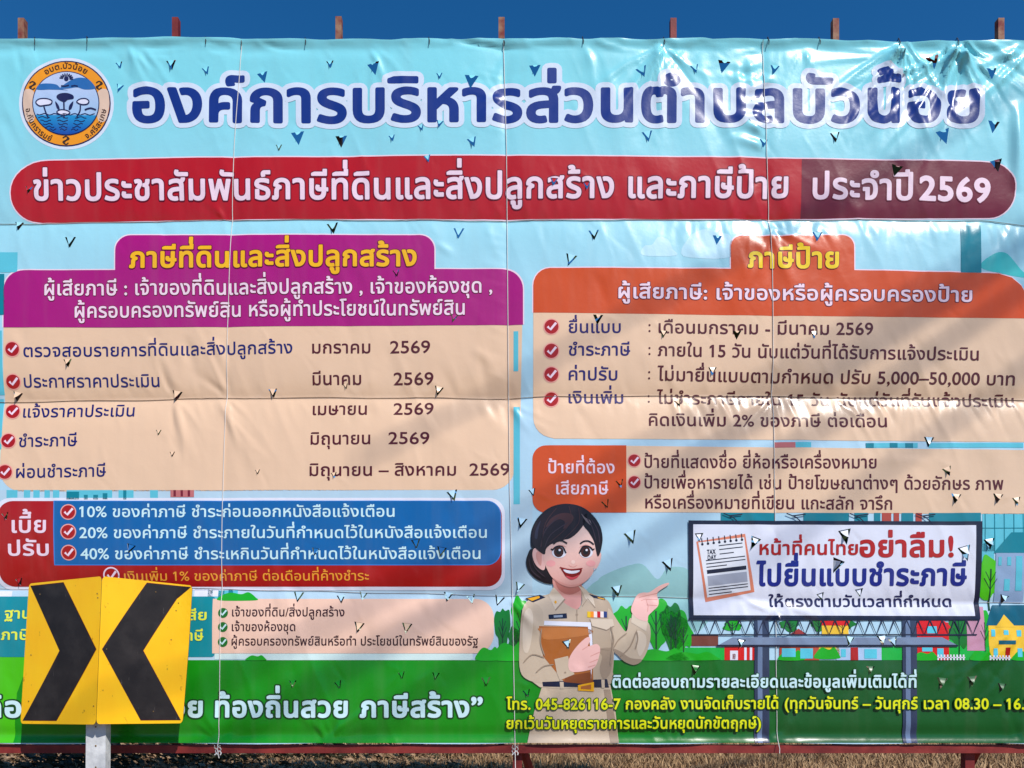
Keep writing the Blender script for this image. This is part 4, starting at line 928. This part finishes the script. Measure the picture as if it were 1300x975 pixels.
sh('fringe', c1([(292, 425), (232, 382), (203, 330), (213, 230), (270, 150), (350, 90), (450, 62), (540, 80), (602, 130), (592, 180), (570, 222), (530, 270), (480, 308), (440, 318), (390, 335), (340, 352), (305, 385)]), vinyl((34, 18, 32)), 15)
sh('hair_lock', c1([(572, 205), (590, 130), (655, 165), (700, 240), (714, 320), (702, 400), (682, 440), (668, 400), (652, 330), (615, 265)]), HAIR, 15)
sh('hair_shine', c1([(300, 230), (340, 165), (410, 128), (480, 130), (505, 165), (470, 215), (430, 240), (440, 190), (400, 170), (345, 200)]), HAR2, 16)
sh('hair_shine', c1([(222, 300), (232, 240), (265, 180), (250, 240), (240, 310)]), vinyl((52, 50, 70)), 16); sh('hair_shine', c1([(560, 130), (590, 160), (625, 180), (630, 215), (590, 180)]), vinyl((120, 110, 116)), 16)
print_mesh('hair_strands', np.concatenate([stroke(smoothp(c1(q), 4, False), .8) for q in ([(540, 90), (540, 200), (430, 318)], [(470, 75), (480, 200), (330, 340)], [(380, 90), (300, 200), (270, 370)])]), HAR2, 17, PW)
for q in ([(358, 350), (385, 330), (420, 326), (458, 346)], [(552, 348), (580, 330), (618, 330), (652, 354)]): print_mesh('eyebrow', stroke(smoothp(c1(q), 4, False), 1.9), HAIR, 17, PW)
for x, rx in ((400, 50), (596, 46)):
    cx_, cy_ = c1([(x, 410)])[0]
    sh('eye_white', ell(cx_, cy_, rx/5.736*1.06, 7.1, 20), WHITE, 15, 0)
    sh('iris', ell(cx_-.6, cy_-.5, 6.2, 6.6, 20), vinyl((66, 30, 24)), 16, 0); sh('pupil', ell(cx_-.6, cy_-.7, 3.2, 3.4, 16), BLACK, 17, 0); sh('eye_glint', ell(cx_+.6, cy_-2.8, 1.5, 1.4, 10), WHITE, 18, 0)
    s = -1 if x < 500 else 1
    print_mesh('eyelash', stroke(smoothp([(cx_-8.6, cy_+(1 if s > 0 else -2.5)), (cx_-4.8, cy_-6.4), (cx_, cy_-7.8), (cx_+4.8, cy_-6.4), (cx_+8.6, cy_+(-2.5 if s > 0 else 1))], 4, False), 1.9), HAIR, 18, PW)
    print_mesh('eyelash', stroke([(cx_+s*7.5, cy_-2.5), (cx_+s*10.5, cy_-4.5)], 1.5), HAIR, 18, PW)
sh('nose_shade', c1([(468, 500), (500, 514), (532, 500), (515, 516), (485, 516)]), SKN2, 14); sh('nose_light', ell(*c1([(502, 480)])[0], 2.6, 2.6, 12), vinyl((240, 206, 198)), 14, 0)
for q in ([(262, 380), (300, 250), (400, 150)], [(292, 380), (340, 280), (470, 190)], [(600, 160), (640, 230), (668, 330)], [(632, 170), (680, 250), (694, 350)], [(180, 450), (200, 540), (270, 600)], [(200, 420), (225, 520), (300, 590)]):
    print_mesh('hair_strand', stroke(smoothp(c1(q), 4, False), [.3]+[1.3]*7+[.3]), vinyl((60, 46, 58)), 17, PW)
sh('mouth', c1([(414, 522), (480, 538), (562, 532), (548, 575), (500, 604), (455, 590), (432, 560)]), vinyl((130, 20, 30)), 15); sh('teeth', c1([(432, 534), (490, 544), (550, 540), (530, 558), (490, 564), (450, 556)]), WHITE, 16)
sh('lower_lip', c1([(450, 578), (500, 590), (545, 572), (530, 595), (495, 608), (465, 597)]), vinyl((206, 90, 100)), 16)
print_mesh('smile_line', stroke(smoothp(c1([(405, 518), (480, 534), (570, 526)]), 4, False), 1.3), vinyl((150, 60, 60)), 17, PW)

# --- contact lines over the skirt and the green band
CL = part('contact_lines')
letter('ติดต่อสอบถามรายละเอียดและข้อมูลเพิ่มเติมได้ที่', 777, 1163, (872.5, 872.5), 11.5, ICE, 14, CL, off=.026, outline=DGRN, ow=.05)
letter('โทร. 045-826116-7 กองคลัง งานจัดเก็บรายได้', 643, 988, (900.5, 899.5), 10.8, LYEL, 18, CL, off=.022, outline=DGRN, ow=.06)
letter('(ทุกวันจันทร์ – วันศุกร์ เวลา 08.30 – 16.30 น.)', 996, 1345, (899.5, 900), 10.8, LYEL, 18, CL, off=.022, outline=DGRN, ow=.06)
letter('ยกเว้นวันหยุดราชการและวันหยุดนักขัตฤกษ์)', 643, 966, (925, 924.5), 10.8, LYEL, 18, CL, off=.022, outline=DGRN, ow=.06)

for o in list(bpy.data.objects):
    if o.name.split('.')[0] in ('sleeve_folds', 'finger_lines', 'hair_strands', 'emblem_waves', 'emblem_drawing', 'truss', 'notepad_marks', 'pocket_seam', 'printed_fence', 'shirt_placket', 'colon', 'emblem_hills', 'emblem_flourish', 'emblem_ring_paler_side', 'lawn', 'white_strip', 'emblem_lotus', 'printed_trunk'):
        o['kind'] = 'stuff'
# --- torn flaps of the wind cuts
def local_mat(x, y):
    if 205 < y < 275 and x > 1018: return WINE
    if 205 < y < 275: return RED
    if x < 660 and 345 < y < 412: return PURP
    if x < 655 and 418 < y < 622: return BEIGE
    if x > 678 and 398 < y < 556: return BEIGE2
    if x > 795 and 568 < y < 650: return BEIGE2
    if 676 < x < 795 and 568 < y < 650: return ORANGE
    if x < 632 and 640 < y < 716 and x > 70: return BLUE
    if x < 632 and 640 < y < 744: return DRED
    if x < 627 and 762 < y < 829: return BEIGE
    if y > 838: return GREEN
    if 880 < x < 1238 and 666 < y < 782: return PAPER
    return SKY
vback = simple_mat('vinyl_reverse', (225, 228, 235), .4, bump=.002, bscale=20)
for t, H in zip(TEARS, HOLES):
    x, y, s, k, r = t; A_, B_, C_ = [Vector((p[0], p[1])) for p in H]
    bend = {'v': random.uniform(14, 30), 'b': random.uniform(24, 44), 'w': random.uniform(40, 60)}[k]
    side = random.choice((0, 1)) if k == 'w' else 0
    # hinge edge: top (A-B) or left side (A-C); the flap curls towards the road
    P, Q, T_ = (A_, B_, C_) if side == 0 else (A_, C_, B_)
    m0_ = (P+Q)/2; P, Q = m0_+(P-m0_)*.66, m0_+(Q-m0_)*.66; T_ = m0_+(T_-m0_)*.84
    if k == 'b' and y < 560: m0_ = (P+Q)/2; P, Q = m0_+(P-m0_)*.55, m0_+(Q-m0_)*.8; T_ = m0_+(T_-m0_)*.62
    V, F = [], []; n = 5; hp = bsurf(P.x, P.y); hq = bsurf(Q.x, Q.y)
    M = (P+Q)/2; dirv = T_-M; along = (Q-P).normalized(); foot = P+along*((T_-P).dot(along)); perp = T_-foot
    run, out = 0.0, 0.0; base = (hp.y+hq.y)/2
    rows = []
    for i in range(n+1):
        f = i/n; ang = math.radians(bend*(.45+1.0*f))
        if i: run += math.cos(ang)/n; out += math.sin(ang)/n
        a2 = P+(T_-P)*f; b2 = Q+(T_-Q)*f
        fa = P+along*((a2-P).dot(along)); fb = P+along*((b2-P).dot(along))
        pa = fa+perp*run; pb = fb+perp*run; o_ = out*perp.length*PX
        for q, hh in ((pa, hp.y), (pb, hq.y)):
            w_ = w3(q.x, q.y); V.append((w_.x, hh-o_-.0015, w_.z))
    for i in range(n): a = i*2; F.append((a, a+1, a+3, a+2))
    mt = local_mat(x, y) if (k == 'v' or side == 0 and k != 'w') else vback
    o = mesh_obj('torn_flap', V, F, mt, B, smooth=True)
    o.data.materials.append(vback)

# wire ties that hold the hem to the frame
tiem = simple_mat('tie_wire', (40, 40, 44), .5, metal=.5)
for x in (45, 112, 262, 306, 388, 545, 640, 740, 843, 975, 1040, 1142, 1216):
    p = bsurf(x, 54); V, F = [], []; tube(V, F, [(p.x, p.y+.05, p.z+.028), (p.x-.004, p.y, p.z+.03), (p.x+.003, p.y-.008, p.z), (p.x, p.y-.006, p.z-.02)], .0028, 5)
    mesh_obj('tie', V, F, tiem, B, smooth=True)

# ------------------------------------------------------------------ cords pressed against the banner
cordw = simple_mat('white_cord', (222, 218, 214), .7, bump=.001, bscale=300); cordd = simple_mat('grey_cord', (128, 108, 92), .7, bump=.001, bscale=300); cordl = simple_mat('pale_grey_cord', (170, 168, 166), .6)
VL = ['white cord down the left part of the banner, knotted at the bottom rail', 'white cord down the middle of the banner, beside the printed woman', 'white cord running down the banner in front of the printed billboard']
for c, lb, yb in zip(VC, VL, (962, 1010, 956)):
    V, F = [], []; pts = []
    for y in range(52, 944, 6): pts.append(bsurf(vx(c, y), y, .006)-Vector((0, 0, 0)))
    e0 = vx(c, 950); q = w3(e0, 950); pts.append(Vector((q.x, D-.03, q.z))); q = w3(e0, yb); pts.append(Vector((q.x+.005, D-.012, q.z)))
    tube(V, F, pts, .0024, 5); cd = mesh_obj('cord', V, F, cordw, smooth=True); tag(cd, lb, 'cord', 'cords tied over the banner')
    V, F = [], []
    for k in range(3):
        tube(V, F, [(q.x+.02*math.sin(k*2+j*.9), D-.02-.012*math.cos(j), w3(0, 950).z+.02-.012*j) for j in range(6)], .0035, 5)
    if yb != 956: mesh_obj('knot', V, F, cordw, cd, smooth=True)
HL = ['thin dark cord across the banner just below the red heading bar', 'thin dark cord across the banner, creasing the beige panels', 'pale cord across the lower banner over the printed billboard and collar']
for k, (c, lb) in enumerate(zip(HC, HL)):
    V, F = [], []; tube(V, F, [bsurf(x, hy(c, x)+.6*math.sin(x/23.), .004) for x in range(-80, 1384, 8)], .0017, 5)
    tag(mesh_obj('cord', V, F, (cordd, cordd, cordl)[k], smooth=True), lb, 'cord', 'cords tied over the banner')

# ------------------------------------------------------------------ chevron sign
yel = simple_mat('reflective_yellow', (255, 190, 6), .38, (255, 198, 14), 5, .0004, 200, spec=.5)
blk = simple_mat('sign_black', (26, 20, 22), .45, (40, 34, 34), 7, .0003, 90)
def weather(m, col, sc, lo, hi, stretch=(1, 1, 1), amt=.6):
    t = m.node_tree; N = t.nodes.new; L = t.links.new; p = t.nodes['Principled BSDF']
    tc = N('ShaderNodeTexCoord'); mp = N('ShaderNodeMapping'); mp.inputs['Scale'].default_value = stretch
    n = N('ShaderNodeTexNoise'); n.inputs['Scale'].default_value = sc; n.inputs['Detail'].default_value = 8; n.inputs['Roughness'].default_value = .65
    r = N('ShaderNodeMapRange'); r.inputs['From Min'].default_value = lo; r.inputs['From Max'].default_value = hi; r.inputs['To Max'].default_value = amt
    mx = N('ShaderNodeMix'); mx.data_type = 'RGBA'; src = p.inputs['Base Color'].links[0].from_socket
    L(tc.outputs['Object'], mp.inputs[0]); L(mp.outputs[0], n.inputs['Vector']); L(n.outputs['Fac'], r.inputs['Value']); L(r.outputs[0], mx.inputs['Factor'])
    L(src, mx.inputs['A']); mx.inputs['B'].default_value = (*lin(col), 1); L(mx.outputs['Result'], p.inputs['Base Color'])
weather(yel, (120, 70, 20), 30, .64, .70, (1, 1, .6)); weather(yel, (200, 130, 10), 3, .45, .75, (3, 3, .6), .1)
weather(blk, (120, 112, 108), 22, .66, .72, (3, 3, .35), .7); weather(blk, (70, 64, 62), 4, .5, .8, (1, 1, 1), .5)
rim = simple_mat('sign_edge', (120, 90, 40), .5); alu = simple_mat('sign_back', (150, 150, 150), .5, metal=.6)
dred = simple_mat('chevron_border', (110, 14, 18), .5)
dcen, dedg = 4.70, 4.84
sg = tag(empty('chevron_sign', w3(122, HY, 4.76)+Vector((0, 0, -1.5))), 'yellow folded road sign with two black chevrons on a pale square post', 'road sign')
org = Vector(sg.location)
s_ = lambda x, y: (x/3.823, 720+y/3.823)
def sign_panel(corn, dep, chev, bolts, peel=False):
    """corn TL,TR,BR,BL in layout px; dep depth of left and right edges"""
    TLc, TRc, BRc, BLc = [Vector(s_(*c)) for c in corn]
    def to3(u, v, off=0.0):      # u,v in 0..1
        a = TLc.lerp(TRc, u); b = BLc.lerp(BRc, u); p = a.lerp(b, v); dd = dep[0]+(dep[1]-dep[0])*u
        q = w3(p.x, p.y, dd); q.y -= off
        if peel: q.y -= .02*max(0, (u-.8)/.2)**2*max(0, 1-v*2.2)
        return q-org
    def inv(px, py):             # bilinear inverse by iteration
        p = Vector(s_(px, py)); u = v = .5
        for _ in range(30):
            a = TLc.lerp(TRc, u); b = BLc.lerp(BRc, u); cur = a.lerp(b, v); d = p-cur
            du = (TRc-TLc).lerp(BRc-BLc, v); dv = b-a; det = du.x*dv.y-du.y*dv.x
            u += (d.x*dv.y-d.y*dv.x)/det; v += (du.x*d.y-du.y*d.x)/det
        return u, v
    import bmesh
    def sheet(pts):
        """polygon in panel coordinates cut every 0.1 so it can follow the bent plate"""
        bm = bmesh.new(); bm.faces.new([bm.verts.new((a, b, 0)) for a, b in pts])
        for ax in (0, 1):
            for k in range(1, 16):
                co = [0, 0, 0]; no = [0, 0, 0]; co[ax] = k/16; no[ax] = 1
                bmesh.ops.bisect_plane(bm, geom=bm.verts[:]+bm.edges[:]+bm.faces[:], plane_co=co, plane_no=no)
        bmesh.ops.triangulate(bm, faces=bm.faces[:]); bm.verts.index_update()
        P = [(v.co.x, v.co.y) for v in bm.verts]; Q = [tuple(v.index for v in f.verts) for f in bm.faces]; bm.free(); return P, Q
    r = .035; out = []
    for cx, cy, a0 in ((r, r, 180), (1-r, r, 270), (1-r, 1-r, 0), (r, 1-r, 90)):
        for k in range(5): a = math.radians(a0+k*22.5); out.append((cx+r*math.cos(a), cy+r*math.sin(a)))
    out = dense(out, .0625)
    P, Q = sheet(out); m_ = len(P); n = len(out)
    V = [to3(u, v, 0) for u, v in P]+[to3(u, v, -.006) for u, v in P]
    F = Q+[tuple(m_+i for i in f[::-1]) for f in Q]; nf = len(Q)
    b = len(V); V += [to3(u, v, 0) for u, v in out]+[to3(u, v, -.006) for u, v in out]
    F += [(b+i, b+i+n, b+(i+1) % n+n, b+(i+1) % n) for i in range(n)]
    pl = mesh_obj('sign_panel', V, F, yel, sg)
    pl.data.materials.append(rim)
    for f in pl.data.polygons[nf:]: f.material_index = 1
    g = [inv(*p) for p in chev]
    cen = (sum(p[0] for p in g)/len(g), sum(p[1] for p in g)/len(g))
    def flat(name, pts, off, mat, par):
        pts, tri = sheet(pts)
        return mesh_obj(name, [to3(a, b, off) for a, b in pts], tri, mat, par)
    # dark red printed border round the chevron: a thin grown outline
    gr = []
    m = len(g)
    for i in range(m):
        p0, p1, p2 = Vector(g[i-1]), Vector(g[i]), Vector(g[(i+1) % m])
        n1 = Vector(((p1-p0).y, -(p1-p0).x)).normalized(); n2 = Vector(((p2-p1).y, -(p2-p1).x)).normalized()
        nn = (n1+n2); nn = nn/max(.5, nn.length_squared/2)*.5*2/2
        gr.append((p1+nn*.009))
    area = sum(g[i][0]*g[(i+1) % m][1]-g[(i+1) % m][0]*g[i][1] for i in range(m))
    if area < 0: gr = [Vector(g[i])*2-gr[i] for i in range(m)]
    flat('chevron_border', [tuple(p) for p in gr], .0012, dred, pl)
    flat('chevron', g, .0022, blk, pl)
    for bx, by in bolts:
        u, v = inv(bx, by); c = to3(u, v, .003); V, F = [], []
        V = [c+Vector((.004*math.cos(a), 0, .004*math.sin(a))) for a in [math.pi/3*k for k in range(6)]]+[c+Vector((0, -.003, 0))]
        F = [(k, (k+1) % 6, 6) for k in range(6)]
        mesh_obj('rivet', V, F, rim, pl)
    return pl
sign_panel([(140, 80), (494, 44), (465, 764), (99, 760)], (dedg, dcen), [(150, 92), (308, 76), (466, 398), (274, 743), (112, 743), (291, 405)], [(195, 132), (473, 128), (476, 148), (152, 426), (455, 674), (140, 650)])
sign_panel([(496, 44), (940, 90), (886, 758), (467, 762)], (dcen, dedg), [(714, 78), (930, 98), (858, 152), (694, 405), (876, 741), (684, 741), (498, 398)], [(757, 121), (867, 174), (518, 398), (856, 210), (745, 700), (832, 352)], True)
V, F = [], []
box(V, F, -.06, .06, .02, .08, -.05, 1.5+(HY-735)*dcen/1000)
conc = simple_mat('painted_concrete', (196, 197, 198), .8, (222, 222, 222), 20, .0015, 60)
V = [(x-.012+.008*(z-1.0), y-.0, z) for x, y, z in V]
po = mesh_obj('post', V, F, conc, sg)
for z in (.985, .87, .74): 
    V = [Vector((-.012+.006*math.cos(a), +.018, z+.006*math.sin(a))) for a in [math.pi/3*k for k in range(6)]]; mesh_obj('bolt_hole', V+[Vector((-.012, .016, z))], [(k, (k+1) % 6, 6) for k in range(6)], rim, po)

# ------------------------------------------------------------------ overhead cables (beyond the frame; they shade the banner)
cabm = simple_mat('black_cable', (20, 20, 22), .6)
SH = [((1330, 95), (1110, 225), .014), ((1330, 300), (830, 610), .026), ((1330, 345), (860, 665), .02), ((1330, 445), (930, 740), .016), ((1130, 390), (760, 600), .016)]
CLB = ['uppermost', 'second', 'third', 'fourth', 'lowest']
for k, (a, b, r) in enumerate(SH):
    A3 = w3(*a); B3 = w3(*b); s0 = SUN*(6.2+.3*k); d = (A3-B3); cy = d.z/1.2*1.0
    # point on the banner + k*SUN, the cable is level: solve the height so both ends share it
    La = (15.5-A3.z)/SUN.z; Lb = (15.5-B3.z)/SUN.z
    PA = A3+SUN*La; PB_ = B3+SUN*Lb; dd = (PA-PB_); pts = [PB_-dd*3+dd*7*i/24 for i in range(25)]
    pts = [p+Vector((0, 0, .012*((i-12)**2)/12.)) for i, p in enumerate(pts)]
    V, F = [], []; tube(V, F, pts, r*1.35, 6)
    tag(mesh_obj('overhead_cable', V, F, cabm, smooth=True), 'black overhead cable above the road casting the %s diagonal shade on the banner' % CLB[k], 'cable', 'overhead cables in front of the billboard')

# ------------------------------------------------------------------ dark wood far behind, glimpsed through the cuts
def wood():
    rng = np.random.RandomState(3); V = []; F = []; c = 0
    for _ in range(15000):
        x = rng.uniform(-17, 17); top = 11.0+1.1*math.sin(x*.9)+.7*math.sin(x*2.3+1); z = rng.uniform(.2, top); y = rng.uniform(17, 20)
        s = rng.uniform(.16, .45); d = Vector(rng.normal(size=3)).normalized(); u = d.cross(Vector((.3, .2, 1))).normalized(); w_ = d.cross(u); p = Vector((x, y, z))
        V += [p-u*s, p+w_*s*.5, p+u*s, p-w_*s*.5]; F.append((c, c+1, c+2, c+3)); c += 4
    tag(mesh_obj('woodland', V, F, simple_mat('wood_leaves', (34, 50, 26), .8, (70, 88, 44), 1.2)), 'dark wood standing behind the billboard', None, None, 'stuff')
wood()

# ------------------------------------------------------------------ dry grass, litter and added dark weeds behind the banner
def blades(name, n, xr, yr, hr, mat_, lab, w=.006, keep=lambda x, y: True):
    rng = np.random.RandomState(5+n); V = []; F = []; c = 0
    for _ in range(n):
        x = rng.uniform(*xr); y = rng.uniform(*yr)
        if not keep(x, y): continue
        h = rng.uniform(*hr); a = rng.uniform(0, 6.28); l = rng.uniform(.2, 1.1)*h; b = rng.uniform(0, 6.28)
        dx, dy = math.cos(a)*w*rng.uniform(.6, 1.6), math.sin(a)*w; ex_, ey_ = math.cos(b)*l, math.sin(b)*l
        V += [(x-dx, y-dy, -.01), (x+dx, y+dy, -.01), (x+dx*.8+ex_*.4, y+dy*.8+ey_*.4, h*.6), (x-dx*.8+ex_*.4, y-dy*.8+ey_*.4, h*.6), (x+ex_, y+ey_, h*rng.uniform(.75, 1))]
        F += [(c, c+1, c+2, c+3), (c+3, c+2, c+4)]; c += 5
    o = mesh_obj(name, V, F, mat_); return tag(o, lab, None, None, 'stuff')
straw = simple_mat('dry_grass', (140, 108, 76), .9, (196, 164, 124), 6, lo=.3, hi=.7)
straw2 = simple_mat('dead_grass_dark', (84, 62, 42), .9, (128, 96, 66), 5)
blades('dry_grass', 30000, (-6.5, 8.5), (8.6, 13.5), (.05, .16), straw, 'dry straw-coloured grass behind the billboard', .006, lambda x, y: x > -3.0 or random.random() < .25)
blades('dead_grass', 12000, (-6.5, 8.5), (8.6, 13.5), (.04, .12), straw2, 'darker dead grass among the straw behind the billboard', .007)
def leaves(name, n, mat_, lab, fn, sz=(.03, .07), kind='stuff', cat=None):
    rng = np.random.RandomState(77+n); V = []; F = []; c = 0
    for _ in range(n):
        p = Vector(fn(rng)); s = rng.uniform(*sz); d = Vector(rng.normal(size=3)).normalized(); u = d.cross(Vector((.3, .2, 1))).normalized(); w_ = d.cross(u)
        V += [p-u*s, p+w_*s*.4, p+u*s, p-w_*s*.4+d*s*.2]; F.append((c, c+1, c+2, c+3)); c += 4
    o = mesh_obj(name, V, F, mat_); return tag(o, lab, cat, None, kind)
litter = simple_mat('fallen_leaves', (110, 80, 56), .85, (190, 160, 128), 9)
leaves('leaf_litter', 9000, litter, 'fallen brown leaves on the dark soil behind the sign', lambda r: (r.uniform(-7, -.6), r.uniform(8.4, 12), r.uniform(0, .08)))
wl = simple_mat('shade_weed_leaves', (22, 26, 16), .6, (58, 56, 34), 6)  # near-black leaves, added to stand in for the shaded ground at left
stem = simple_mat('weed_stem', (60, 48, 32), .8)
for cx_, cy_, h_, lab, n in ((-5.0, 9.2, .5, 'added dark weed clump standing in for shade behind the post of the chevron sign', 900), (-3.7, 9.6, .45, 'added dark weed clump standing in for shade just right of the chevron sign post', 900),
                         (-2.5, 9.9, .35, 'added low dark weeds standing in for shade below the Thai slogan on the green band', 600), (-1.2, 10.2, .3, 'added sparse dark weeds standing in for shade beneath the middle of the left half of the banner', 350)):
    r_ = empty('shade_weed_clump', (cx_, cy_, 0)); tag(r_, lab, 'weed', 'dark weeds added for shaded ground behind the billboard')
    o = leaves('foliage', n, wl, None, lambda r: (r.normal()*.45, r.normal()*.3, abs(r.normal())*h_*.45+.02), (.03, .07), None); o.parent = r_
    V, F = [], []
    for q in range(10):
        a = random.uniform(0, 6.28); tube(V, F, [(0, 0, -.02), (math.cos(a)*.15, math.sin(a)*.15, h_*.5), (math.cos(a)*.35, math.sin(a)*.3, h_)], .006, 4)
    mesh_obj('stem', V, F, stem, r_)
